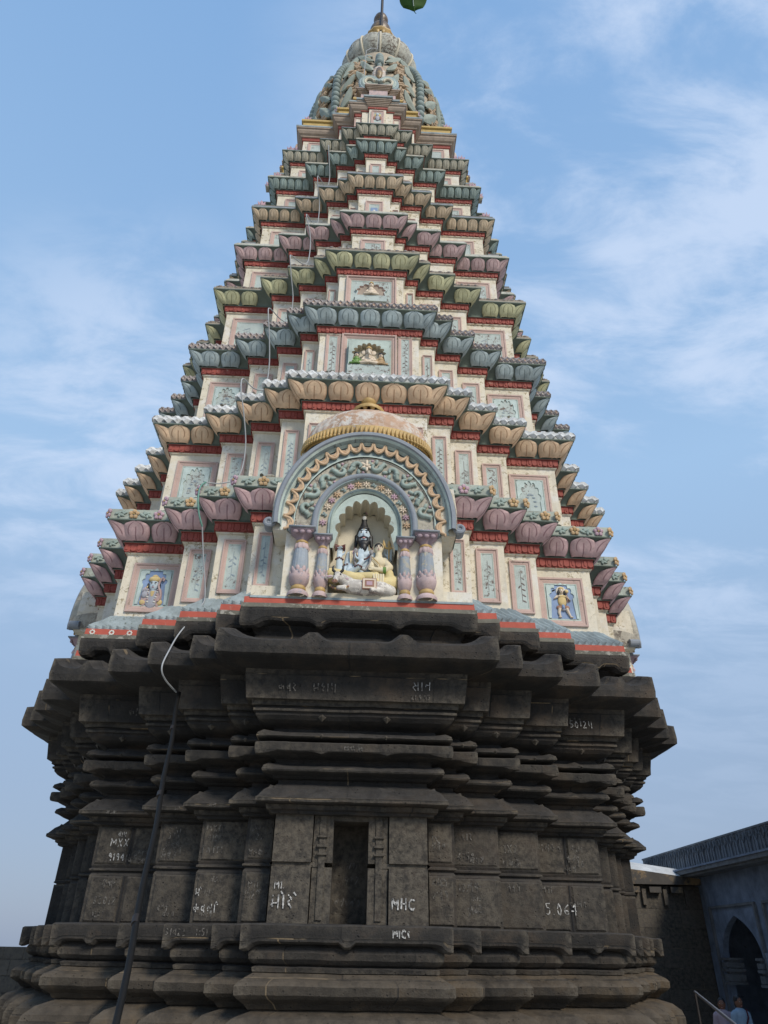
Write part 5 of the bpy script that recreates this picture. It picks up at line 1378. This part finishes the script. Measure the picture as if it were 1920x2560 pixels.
# ------------------------------------------------------------------ chalk writing on the stone (hand strokes)
GL = {
 'M': [[(0, 0), (0, 1), (.4, .45), (.8, 1), (.8, 0)]], 'Y': [[(0, 1), (.35, .5)], [(.7, 1), (.35, .5), (.3, 0)]], 'C': [[(.7, .85), (.35, 1), (0, .6), (.05, .2), (.4, 0), (.7, .15)]],
 'X': [[(0, 1), (.65, 0)], [(.65, 1), (0, 0)]], 'S': [[(.6, .9), (.3, 1), (.05, .75), (.5, .4), (.5, .1), (.2, 0), (0, .12)]], 'N': [[(0, 0), (0, 1), (.6, 0), (.6, 1)]],
 'I': [[(0, 0), (0, 1)]], '1': [[(0, .8), (.15, 1), (.15, 0)]], '9': [[(.5, .7), (.3, 1), (.05, .8), (.15, .55), (.45, .6), (.5, .8), (.45, 0)]], '6': [[(.5, .95), (.15, .7), (0, .3), (.2, 0), (.5, .15), (.4, .45), (.05, .35)]],
 '4': [[(.45, 0), (.45, 1), (0, .35), (.6, .35)]], '0': [[(.25, 1), (0, .6), (.1, .1), (.35, 0), (.5, .5), (.25, 1)]], '3': [[(0, .9), (.3, 1), (.45, .75), (.15, .55), (.45, .35), (.3, 0), (0, .1)]], '7': [[(0, 1), (.5, 1), (.15, 0)]],
 '8': [[(.25, .55), (0, .8), (.25, 1), (.45, .8), (.05, .25), (.25, 0), (.5, .2), (.25, .55)]], '2': [[(0, .8), (.25, 1), (.45, .75), (0, 0), (.5, .05)]], '5': [[(.5, 1), (.05, 1), (.05, .6), (.4, .55), (.45, .2), (.2, 0), (0, .1)]],
 'T': [[(0, 1), (.7, 1)], [(.35, 1), (.35, 0)]], 'A': [[(0, 0), (.3, 1), (.6, 0)], [(.1, .4), (.5, .4)]], 'P': [[(0, 0), (0, 1), (.45, .85), (.4, .5), (0, .45)]], 'H': [[(0, 0), (0, 1)], [(.6, 1), (.6, 0)], [(0, .5), (.6, .5)]], 'R': [[(0, 0), (0, 1), (.45, .85), (.4, .5), (0, .45), (.5, 0)]],
 '.': [[(0, 0), (.06, .06)]], '/': [[(0, 0), (.4, 1)]], '(': [[(.25, 1), (0, .6), (.25, .1)]],
 # devanagari-like hand letters as they read on the stone
 'म': [[(.7, 1), (.7, 0)], [(.1, 1), (.1, .35), (.7, .4)], [(.1, .35), (0, .2), (.2, .15)]], 'ो': [[(.15, 1.0), (.15, 0)], [(.15, 1), (-.2, 1.35)]], 'र': [[(.1, 1), (.45, .8), (.1, .5), (.5, 0)]], 'े': [[(.0, 1), (-.3, 1.3)]],
 'ब': [[(.6, 1), (.6, 0)], [(.6, .7), (.2, .75), (.1, .4), (.4, .25), (.6, .5), (.15, .65)]], 'ा': [[(.1, 1), (.1, 0)]], 'ग': [[(.1, 1), (.1, .4), (.3, .35)], [(.6, 1), (.6, 0)]], 'स': [[(.1, .9), (.35, .6), (0, .3), (.3, 0)], [(.3, .5), (.65, .5)], [(.65, 1), (.65, 0)]],
 'न': [[(.6, 1), (.6, 0)], [(.6, .6), (.15, .6), (.1, .4)]], 'व': [[(.6, 1), (.6, 0)], [(.6, .7), (.2, .75), (.1, .4), (.4, .25), (.6, .5)]], 'ी': [[(.1, 1), (.1, 0)], [(.1, 1), (.3, 1.3), (.5, 1)]], 'क': [[(.4, 1), (.4, 0)], [(.4, .6), (.05, .6), (.1, .25), (.4, .4), (.75, .65), (.75, .3)]], 'ल': [[(.75, 1), (.75, 0)], [(.75, .7), (.45, .55), (.3, .8), (.1, .5), (.3, .2)]],
 'द': [[(.3, 1), (.1, .6), (.4, .4), (.3, .2), (.5, 0)]], 'ह': [[(.3, 1), (.1, .7), (.5, .6), (.2, .3), (.5, .05)]], ' ': []}
def write(text, x, z, h, D, mat='chalk', th=.006, slant=0, jit=.12, seed=1, side=0, gap=.34):
    rnd = random.Random(seed+len(text)*13+int(x*100)); mb = MB(); T = rotz(side); cx = x
    for ch in text:
        g = GL.get(ch)
        if g is None: continue
        wmax = .45 if not g else max(p[0] for s_ in g for p in s_)
        for st in g:
            pts = []
            for a, b in st:
                pts.append((cx+(a+slant*b+rnd.uniform(-jit, jit)*.35)*h*.8, z+(b+rnd.uniform(-jit, jit)*.5)*h))
            fin = []
            for i in range(len(pts)-1):
                for k in range(4): fin.append(tuple(lerp(pts[i][q], pts[i+1][q], k/4)+rnd.uniform(-1, 1)*h*.012 for q in (0, 1)))
            fin.append(pts[-1])
            for i in range(len(fin)-1):
                if rnd.random() < (.16 if mat == 'chalk2' else .07): continue
                (x0, z0), (x1, z1) = fin[i], fin[i+1]; d = math.hypot(x1-x0, z1-z0) or 1e-6; nx, nz_ = -(z1-z0)/d, (x1-x0)/d; w_ = th*rnd.uniform(.6, 1.25)
                q = [T(Vector((x0+nx*w_, -D, z0+nz_*w_))), T(Vector((x0-nx*w_, -D, z0-nz_*w_))), T(Vector((x1-nx*w_, -D, z1-nz_*w_))), T(Vector((x1+nx*w_, -D, z1+nz_*w_)))]
                mb.add(q, [(0, 1, 2, 3)], mat)
        cx += (wmax*.8+gap)*h
    if mb.f: mb.build('chalk_writing', base)
EP = .026
dk = {0: 4.76, 1: 4.48, 2: 4.195, 3: 3.87, 4: 3.43}
def wr(t, k, x, z, h, **kw): write(t, x, z, h, dk[k]+EP, **kw)
wr('मोरे', 0, -.88, .56, .13, seed=3, th=.009); wr('M1.', 0, -.86, .76, .07, seed=5, th=.006)
wr('MHC', 0, .50, .57, .11, seed=6, th=.009)
write('MIC(', .50, .285, .075, 5.009, seed=8, th=.008)
wr('MYC', 2, -1.82, 1.42, .075, mat='chalk2', seed=4); wr('9109', 2, -1.80, 1.30, .075, mat='chalk2', seed=9); wr('TATPI', 2, -1.86, 1.17, .075, mat='chalk2', seed=2)
wr('पुणे', 2, -1.84, .8, .07, mat='chalk2'); wr('कवली', 2, -1.86, .52, .09, mat='chalk', seed=12, th=.005); wr('मे', 2, -1.86, .70, .07, seed=14, th=.005)
wr('SN', 3, -2.40, 1.36, .13, mat='chalk2', seed=7); wr('6381', 3, -2.42, 1.16, .10, mat='chalk2', seed=17)
wr('MXX', 4, -3.22, 1.30, .095, seed=10, th=.005); wr('9194', 4, -3.22, 1.13, .085, seed=11, th=.005); wr('बाग', 4, -3.15, 1.42, .06, seed=1, th=.004); wr('सावन', 4, -2.84, 1.20, .065, mat='chalk2', seed=3); wr('वनग', 4, -2.84, 1.10, .06, mat='chalk2', seed=31)
wr('MLI', 4, -3.20, .80, .10, mat='chalk2', seed=20); wr('83012', 4, -3.30, .62, .09, mat='chalk2', seed=21); wr('11A2', 4, -3.28, .47, .07, mat='chalk2', seed=22)
wr('5.064', 4, 2.62, .60, .13, seed=15, th=.006); wr('1M91', 4, 2.55, .86, .07, mat='chalk2', seed=16); wr('बालकन', 4, 2.56, 1.36, .09, mat='chalk2', seed=18); wr('राम', 4, 3.05, 1.36, .08, mat='chalk2', seed=19); wr('26', 4, 3.1, 1.18, .08, mat='chalk2', seed=27)
wr('दारण', 2, 1.42, 1.38, .08, mat='chalk2', seed=23); wr('4158', 2, 1.36, 1.15, .085, mat='chalk2', seed=24); wr('13/19', 2, 1.36, .80, .085, mat='chalk2', seed=25); wr('122', 2, 1.5, .58, .08, mat='chalk2', seed=26)
wr('1X2', 3, 2.02, 1.28, .1, mat='chalk2', seed=28); wr('1X', 1, 1.0, 1.3, .09, mat='chalk2', seed=29); wr('21', 1, -1.16, 1.3, .07, mat='chalk2', seed=33); wr('अM11', 1, -1.2, .78, .07, mat='chalk2', seed=34); wr('92', 1, -1.2, .66, .07, mat='chalk2', seed=35)
write('937', -.07, .85, .09, 4.212, mat='chalk2', seed=36, slant=.3); write('1191', -.05, 1.02, .07, 4.212, mat='chalk2', seed=37, slant=.4); write('बनवनल', -.19, .62, .08, 4.212, mat='chalk2', seed=38, slant=.5)
write('कबर', -.98, 2.93, .10, 5.245, mat='chalk2', seed=40, slant=-.1); write('महाग', -.55, 2.93, .11, 5.245, mat='chalk2', seed=41); write('साधन', .72, 2.98, .12, 5.245, seed=42, th=.004); write('21.9.95', .70, 2.87, .06, 5.235, mat='chalk2', seed=43)
write('काव1', -3.2, 2.93, .10, 3.91, mat='chalk2', seed=44); write('धा21', 3.1, 2.95, .12, 3.915, mat='chalk2', seed=45); write('5012ग', 3.1, 2.93, .10, 3.915, seed=46, th=.004)
write('31व22', -2.1, .28, .07, 4.44, mat='chalk2', seed=47); write('1151', -1.75, .28, .07, 4.44, mat='chalk2', seed=48); write('A9M1AT', -1.6, 2.27, .05, 4.50, mat='chalk2', seed=49); write('MEMA 14', -.12, 2.26, .05, 5.07, mat='chalk2', seed=50)
write('337', -2.3, 1.675, .035, 4.114, mat='chalk2', seed=51); write('1045', -1.8, 1.675, .035, 4.44, mat='chalk2', seed=52); write('1183128', -3.3, 1.675, .035, 3.675, mat='chalk2', seed=53); write('13115.2', 2.6, 1.675, .035, 3.675, mat='chalk2', seed=54)

rnd_ = random.Random(5)
for k_, x0_, x1_ in ((4, -3.3, -2.6), (3, -2.42, -2.0), (2, -1.84, -1.4), (1, -1.24, -1.0), (1, 1.0, 1.2), (2, 1.35, 1.8), (3, 1.98, 2.4), (4, 2.6, 3.3)):
    for q_ in range(4):
        zz_ = rnd_.choice((.48, .55, .70, .84, 1.12, 1.24, 1.40)); tx = ''.join(rnd_.choice('मरबगनवकसल129') for _ in range(3))
        write(tx, rnd_.uniform(x0_, max(x0_, x1_-.28)), zz_, rnd_.uniform(.05, .085), dk[k_]+EP-.001, mat='chalk2', th=.0045, seed=60+q_, slant=rnd_.uniform(-.1, .25), jit=.35)
# ------------------------------------------------------------------ pole and cable
mb = MB(); p0 = Vector((-1.44, -8.49, -.25)); p1 = Vector((-2.33, -4.78, 3.0)); d = p1-p0; pts = []
for k in range(-14, 25):
    t = k/24; p = p0+d*t
    if p.z < -2.05: continue
    bend = math.sin(max(0, t)*math.pi)*.015; pts.append(p+Vector((bend+.008*math.sin(t*19), 0, 0)))
g0 = p0+d*((-2.05-p0.z)/d.z)
mb.tube([g0]+pts, [.024]*(len(pts)+1), 'pipe', 12)
po = mb.build('leaning_pipe', None, True); tag(po, 'long black pipe leaning from the ground up to the stone eave', 'pipe')
mb = MB(); 
for t in (.18, .52, .8): c_ = p0+d*t; mb.tube([c_-d*.008, c_+d*.008], .028, 'iron', 12)
j = mb.build('pipe_joint', po)
def catm(P, n=6):
    P = [Vector(p) for p in P]; o = []
    for i in range(len(P)-1):
        a, b, c_, d_ = P[max(i-1, 0)], P[i], P[i+1], P[min(i+2, len(P)-1)]
        for k in range(n):
            t = k/n; o.append(.5*((2*b)+(c_-a)*t+(2*a-5*b+4*c_-d_)*t*t+(3*b-a-3*c_+d_)*t**3))
    o.append(P[-1]); return o
CP = [(-2.36, -4.82, 3.0), (-2.42, -5.25, 3.03), (-2.45, -5.38, 3.15), (-2.44, -5.2, 3.45), (-2.44, -4.93, 3.75), (-2.36, -4.78, 4.02), (-2.27, -4.78, 4.2), (-2.23, -4.66, 4.46), (-2.33, -4.80, 5.1), (-2.37, -4.95, 5.45)]
CP2 = [(-2.37, -4.95, 5.45), (-2.43, -5.03, 5.62), (-2.47, -5.08, 5.85), (-2.49, -5.0, 6.12), (-2.46, -4.86, 6.30)]
CP3 = [(-2.46, -4.86, 6.30), (-2.25, -4.70, 6.40), (-2.02, -4.60, 6.62), (-1.98, -4.62, 7.2), (-2.05, -4.86, 7.75), (-2.12, -4.98, 8.1), (-2.14, -4.90, 8.44), (-2.0, -4.6, 8.5), (-1.85, -4.36, 8.72), (-1.83, -4.34, 9.3), (-1.87, -4.55, 9.9), (-1.92, -4.66, 10.3), (-1.92, -4.58, 10.54),
 (-1.75, -4.2, 10.66), (-1.62, -4.0, 10.85), (-1.60, -3.98, 11.5), (-1.66, -4.2, 11.95), (-1.70, -4.35, 12.3), (-1.70, -4.25, 12.52), (-1.5, -4.0, 12.6), (-1.39, -3.9, 12.8), (-1.38, -3.88, 13.4), (-1.42, -3.98, 13.75), (-1.5, -4.1, 14.05), (-1.5, -4.0, 14.25), (-1.36, -3.65, 14.35), (-1.31, -3.55, 14.6), (-1.31, -3.55, 15.3), (-1.36, -3.8, 15.6), (-1.38, -3.9, 15.85), (-1.36, -3.8, 16.02), (-1.2, -3.45, 16.15), (-1.15, -3.38, 16.6), (-1.17, -3.5, 17.0), (-1.22, -3.7, 17.5), (-1.2, -3.6, 17.62)]
mb = MB(); mb.tube(catm(CP), .010, 'cable', 8); mb.tube(catm(CP3), .011, 'cable', 8); mb.tube(catm(CP2), .014, 'cablegreen', 8)
tag(mb.build('hanging_cable', None, True), 'white cable draped down the left side of the tower from cornice to cornice', 'cable')

# ------------------------------------------------------------------ ground, neighbours
mb = MB(); mb.add([Vector((-400, -400, -2.05)), Vector((400, -400, -2.05)), Vector((400, 400, -2.05)), Vector((-400, 400, -2.05))], [(0, 1, 2, 3)], 'ground')
g = mb.build('ground'); g['kind'] = 'structure'
# blue limewashed hall on the right : facade in the plane x = 9
hall = thing('arcaded_hall', 'dark blue limewashed hall with pointed arches beyond the right side of the tower', 'building', (9, 2, -2.05))
hx = 9.0
def HT(p): return Vector((hx+p[1], -p[0], p[2]))      # local (u along facade towards the viewer, depth into hall, z)
def pointed(w_, z0, z1, n=10):
    pts = []
    for i in range(n+1): a = math.radians(0+58*i/n); pts.append((w_-(w_*2.1)*(1-math.cos(a)) if False else w_*(1-(1-math.cos(a))/(1-math.cos(R(58)))), z0+(z1-z0)*math.sin(a)/math.sin(R(58))))
    return pts+[(-x, z) for x, z in pts[::-1][1:]]
mb = MB(); bays = [-4.45, -1.85, .75, 3.35]   # centres along u ( u = -y )
ub0, ub1 = -9.1, 6.6
for bi, uc in enumerate(bays):
    arc = pointed(.92, .15, .98); inn = [(.92, -2.05)]+arc+[(-.92, -2.05)]
    l = -1.3; r = 1.3 if bi < len(bays)-1 else ub1-uc
    l = (ub0-uc) if bi == 0 else l
    topz = 1.62
    outp = []
    for q, (a, b) in enumerate(inn):
        if q == 0: outp.append((r, -2.05)); continue
        if q == len(inn)-1: outp.append((l, -2.05)); continue
        th = math.atan2(b-.15, a if abs(a) > 1e-5 else 1e-5); k = min((r if math.cos(th) > 0 else -l)/max(abs(math.cos(th)), 1e-6), (topz-.15)/max(abs(math.sin(th)), 1e-6)); outp.append((math.cos(th)*k, .15+math.sin(th)*k))
    A = [HT((uc+a, 0, b)) for a, b in outp]; B = [HT((uc+a, 0, b)) for a, b in inn]; B2 = [HT((uc+a, .14, b)) for a, b in inn]
    for q in range(len(outp)-1):
        (xa, za), (xb, zb_) = outp[q], outp[q+1]
        if abs(za-topz) > 1e-6 and abs(zb_-topz) < 1e-6: mb.add([HT((uc+xa, 0, za)), HT((uc+r, 0, topz)), HT((uc+xb, 0, zb_))], [(0, 1, 2)], 'bluewall')
        if abs(za-topz) < 1e-6 and abs(zb_-topz) > 1e-6: mb.add([HT((uc+xa, 0, za)), HT((uc+l, 0, topz)), HT((uc+xb, 0, zb_))], [(0, 1, 2)], 'bluewall')
    mb.grid([A, B], 'bluewall'); mb.grid([B, B2], 'bluewall')
    for cx_, s_ in ((r, 1), (l, -1)):
        mb.add([HT((uc+cx_, 0, topz)), HT((uc+cx_*.5, 0, topz)), HT((uc+cx_, 0, .9))], [(0, 1, 2), (2, 1, 0)], 'bluewall') if False else None
    # raised rectangular frame
    for (u0, u1, z0, z1) in ((-1.12, 1.12, 1.16, 1.21), (-1.14, -1.08, -2.05, 1.16), (1.08, 1.14, -2.05, 1.16)):
        mb.box(((uc+(u0+u1)/2), -.03, (z0+z1)/2), (u1-u0, .06, z1-z0), 'darkpar', HT)
mb.box(((ub0+ub1)/2, 2.05, 1.75), (ub1-ub0, 4.1, .26), 'bluewall', HT)
mb.box((ub0+.02, 2.0, -.2), (.04, 4.0, 3.7), 'bluewall', HT)
mb.box(((ub0+ub1)/2, 4.0, -.2), (ub1-ub0, .1, 3.7), 'shadow', HT); mb.box(((ub0+ub1)/2, 2.0, -2.03), (ub1-ub0, 3.9, .03), 'masonry', HT)  # back wall coloured black to stand for the shade inside the hall
hw = mb.build('facade_wall', hall)
mb = MB()
for uc in bays:
    for sx in (-1, 1):
        mb = MB()
        for (z0, w_, h) in ((.12, .30, .05), (.0, .24, .1), (-.1, .30, .06), (-.25, .2, .14), (-.36, .28, .05)): mb.box((uc+sx*.84, .14, z0), (w_, .42, h), 'darkpar', HT)
        mb.box((uc+sx*.84, .14, -.12), (.16, .3, .5), 'darkpar', HT); mb.build('arch_bracket', hall)
    mb = MB(); mb.box((uc-1.3+.0, .0, -.9), (.30, .12, 2.3), 'bluewall', HT); mb.build('pilaster', hall)
mb = MB(); mb.box(((ub0+ub1)/2-.1, .55, 1.90), (ub1-ub0+.2, 1.9, .05), 'darkpar', HT); mb.box(((ub0+ub1)/2-.1, .60, 1.97), (ub1-ub0+.4, 2.2, .09), 'darkpar', HT); mb.box(((ub0+ub1)/2-.1, .62, 2.035), (ub1-ub0+.5, 2.3, .04), 'bluewall', HT)
mb.build('hall_cornice', hall)
mb = MB(); pl0, pl1 = ub0-.3, ub1+.3
mb.box(((pl0+pl1)/2, .05, 2.33), (pl1-pl0, .2, .56), 'darkpar', HT); mb.box((pl0+.1, 1.5, 2.33), (.2, 3.0, .56), 'darkpar', HT)
k = 0; u = pl0+.2
while u < pl1-.3:
    mb.prism([(u+.03, 2.12), (u+.27, 2.12), (u+.27, 2.42), (u+.15, 2.58), (u+.03, 2.42)], -.085, -.05, 'darkpar', HT)
    mb.box((u+.15, -.10, 2.25), (.05, .03, .2), 'darkpar', HT); mb.box((u+.30, -.08, 2.35), (.025, .03, .5), 'darkpar', HT)
    for sx in (-1, 1): mb.tube([HT((u+.15, -.10, 2.36)), HT((u+.15+sx*.08, -.10, 2.46)), HT((u+.15+sx*.04, -.1, 2.56))], .014, 'darkpar', 5)
    u += .30
mb.box(((pl0+pl1)/2, .05, 2.63), (pl1-pl0+.04, .24, .04), 'darkpar', HT)
mb.build('parapet', hall)
# masonry wall between the tower and the hall
mb = MB()
def wallbox(mb, a, b, z0, z1, th, mat):
    a = Vector(a); b = Vector(b); t = (b-a).normalized(); n = Vector((t.y, -t.x, 0)); L = (b-a).length
    P = [a, b, b-n*th, a-n*th]; u = [0, L, L+th, 2*L+th]
    V = [Vector((p.x, p.y, z)) for z in (z0, z1) for p in P]
    for i in range(4):
        j_ = (i+1) % 4; uu = [(u[i], z0), (u[i]+(P[j_]-P[i]).length, z0), (u[i]+(P[j_]-P[i]).length, z1), (u[i], z1)]
        mb.add([V[i], V[j_], V[j_+4], V[i+4]], [(0, 1, 2, 3)], mat, uu)
    mb.add(V[4:], [(0, 1, 2, 3)], mat)
wallbox(mb, (4.0, 6.0, 0), (8.995, 6.0, 0), -2.05, 1.68, 1.4, 'masonry')
bw = mb.build('boundary_wall'); tag(bw, 'dark stone block wall with white topped coping between tower and blue hall', 'wall')
mb = MB(); 
vs = []
for (x, zt) in ((4.0, 2.25), (6.2, 2.14), (7.6, 2.0), (9.12, 1.82)): vs.append((x, zt))
mb.grid([[Vector((x, 5.82, z-.0)) for x, z in vs], [Vector((x, 6.4, z+.24)) for x, z in vs], [Vector((x, 7.5, z+.26)) for x, z in vs]], 'whitewash')
mb.grid([[Vector((x, 5.82, 1.70)) for x, z in vs], [Vector((x, 5.82, z)) for x, z in vs]], 'patchstone'); mb.grid([[Vector((x, 6.3, 1.70)) for x, z in vs], [Vector((x, 5.82, 1.70)) for x, z in vs]], 'patchstone')
mb.add([Vector((9.12, 5.82, 1.70)), Vector((9.12, 7.5, 1.70)), Vector((9.12, 7.5, 1.94)), Vector((9.12, 5.82, 1.82))], [(0, 1, 2, 3)], 'patchstone')
mb.build('coping', bw)
mb = MB()
for k in range(8): x = 4.5+k*.55; mb.box((x, 5.93, 1.58+.0*k), (.30, .16, .13), 'patchstone'); mb.box((x+.27, 5.965, 1.42), (.10, .08, .36), 'masonry')
mb.build('coping_bracket', bw)
# low wall at the left
mb = MB(); wallbox(mb, (-16, 3.0, 0), (-4.6, 3.0, 0), -2.05, .11, .8, 'masonryL')
lw = mb.build('boundary_wall'); tag(lw, 'low squared stone wall at the lower left behind the tower base', 'wall')

# ------------------------------------------------------------------ handrail and two visitors at the lower right
mb = MB(); a = Vector((4.48, -3.31, -.22)); b = Vector((3.34, -6.74, -.32)); a = Vector((6.2, -1.0, -.42)); 
def cray(px_, py_, t): 
    dd = Fv+Rv*((px_-960)/fpx)-Uv*((py_-1280)/fpx); return Vector((-0.0226, -14.0, 0.175))+dd*t
rail = thing('handrail', 'painted metal handrail sloping down at the lower right corner', 'handrail', (6.0, 0, -2.05))
mb = MB(); ra, rb2 = Vector((4.48, -3.31, -.22)), Vector((3.2, -7.15, -.335)); mb.tube([ra, rb2], .015, 'steel', 10); put(mb.build('rail', None, True), rail)
mb = MB(); mb.tube([(ra.x, ra.y, -2.05), ra], .016, 'iron', 8); mb.tube([(rb2.x, rb2.y, -2.05), rb2], .016, 'iron', 8); put(mb.build('post', None, True), rail)
def person(x, y, h, label, top, legs, face_dir=R(200), strap=False):
    r_ = thing('person', label, 'person', (x, y, -2.05)); s = h/1.7
    cz, sz = math.cos(face_dir), math.sin(face_dir)
    P = lambda u, d, v: Vector((x+(u*cz-d*sz)*s, y+(u*sz+d*cz)*s, -2.05+v*s))
    b = MB()
    b.ell(P(0, .01, 1.57), (.078*s, .095*s, .115*s), 'x', 16, 12); limb(b, [P(0, 0, 1.50), P(0, -.01, 1.38)], [.052*s, .06*s]); b.ell(P(0, .10, 1.56), (.014*s, .02*s, .022*s), 'x', 8, 6)
    limb(b, [P(0, 0, 1.35), P(0, 0, 1.15), P(0, 0, .95)], [.12*s, .12*s, .13*s])
    for sx in (-1, 1):
        b.ell(P(sx*.08, .005, 1.56), (.012*s, .02*s, .03*s), 'x', 8, 6)
        limb(b, [P(sx*.16, 0, 1.36), P(sx*.21, -.02, 1.10), P(sx*.19, .10, .90)], [.055*s, .042*s, .028*s])
        hand(b, P(sx*.19, .10, .90), (P(sx*.18, .14, .82)-P(sx*.19, .10, .90)), P(0, 1, 0)-P(0, 0, 0), 1.15*s, .3)
        limb(b, [P(sx*.09, 0, .92), P(sx*.10, .02, .50), P(sx*.10, 0, .08)], [.085*s, .06*s, .042*s]); limb(b, [P(sx*.10, -.02, .04), P(sx*.11, .14, .035)], [.04*s, .032*s])
    put(blob('body', b, .014, 'skin', None, 3), r_)
    b = MB(); b.ell(P(0, -.012, 1.60), (.087*s, .10*s, .105*s), 'black', 14, 10); b.ell(P(0, -.05, 1.53), (.07*s, .05*s, .09*s), 'black', 12, 8); put(b.build('hair', None, True), r_)
    b = MB()
    for sx in (-1, 1): b.ell(P(sx*.03, .098, 1.585), (.013*s, .008*s, .007*s), 'eyew', 8, 5); b.ell(P(sx*.03, .104, 1.585), (.006*s, .005*s, .006*s), 'black', 6, 4)
    b.ell(P(0, .098, 1.505), (.022*s, .008*s, .007*s), 'lip', 8, 5); put(b.build('face', None, True), r_)
    b = MB(); limb(b, [P(0, 0, 1.35), P(0, 0, 1.15), P(0, 0, .88)], [.138*s, .14*s, .155*s])
    for sx in (-1, 1): limb(b, [P(sx*.13, 0, 1.37), P(sx*.17, 0, 1.34), P(sx*.215, -.02, 1.12)], [.07*s, .07*s, .062*s])
    put(blob('shirt', b, .013, top, None, 4), r_)
    b = MB()
    for sx in (-1, 1): limb(b, [P(sx*.07, 0, .90), P(sx*.10, .02, .50), P(sx*.10, 0, .10)], [.12*s, .085*s, .075*s])
    put(blob('trousers', b, .014, legs, None, 3), r_)
    if strap:
        b = MB(); b.tube([P(-.13, .05, 1.44), P(-.07, .15, 1.3), P(.06, .165, 1.1), P(.16, .12, .92)], .016, 'strap', 6); b.tube([P(-.13, .03, 1.44), P(-.10, -.12, 1.36), P(0, -.16, 1.15), (P(.15, -.10, .93))], .016, 'strap', 6); put(b.build('bag_strap', None, True), r_)
    return r_
person(7.95, 2.9, 1.56, 'visitor in a light blue shirt with a maroon bag strap by the blue hall', 'shirt', 'trouser', R(190), True)
person(7.78, 3.3, 1.50, 'visitor in pale pink clothing partly hidden behind the handrail', 'pinkcloth', 'pinkcloth', R(150))

# ------------------------------------------------------------------ leaf hanging into the frame at the top
tw = thing('hanging_branch', 'dark green leaf on a twig hanging into the sky near the top edge', 'branch', (.07, -13.17, 2.30))
c0 = cray(1043, -12, 1.8)
mb = MB(); rows = []; Lf = .085; dn = -Uv; rt = Rv; fw = Fv
for j in range(15):
    v = j/14; wv = .036*math.sin(math.pi*min(1, (v*.80+.10)))**.75*(1.0 if v < .86 else max(.0, (1-v)/.14)*.9+.02); row = []
    for i in range(-5, 6):
        a = i/5; row.append(c0+dn*((v-.62)*Lf-.004*(1-a*a)*0)+rt*(a*wv-.010*math.sin(v*2.2))+fw*(.012*abs(a)+.01*math.sin(v*3)))
    rows.append(row)
mb.grid(rows, 'leaf'); mb.grid([[p+fw*.0006 for p in r_] for r_ in rows], 'leaf', flip=True)
mb.tube([rows[j][5]-fw*.001 for j in range(15)], .0011, 'leafg', 6); tip = rows[-1][5]; mb.tube([tip-dn*.004, tip+dn*.006+rt*.0, tip+dn*.012+rt*.003, tip+dn*.014+rt*.006], [.0022, .0016, .001, .0005], 'leaf', 6)
put(mb.build('leaf', None, True), tw)
mb = MB(); st = rows[0][5]; mb.tube([st, st-dn*.03, st-dn*.10+rt*.04, st-dn*.22+rt*.15, st-dn*.5+rt*.5], [.0012, .0016, .003, .006, .012], 'bark', 8); put(mb.build('twig', None, True), tw)
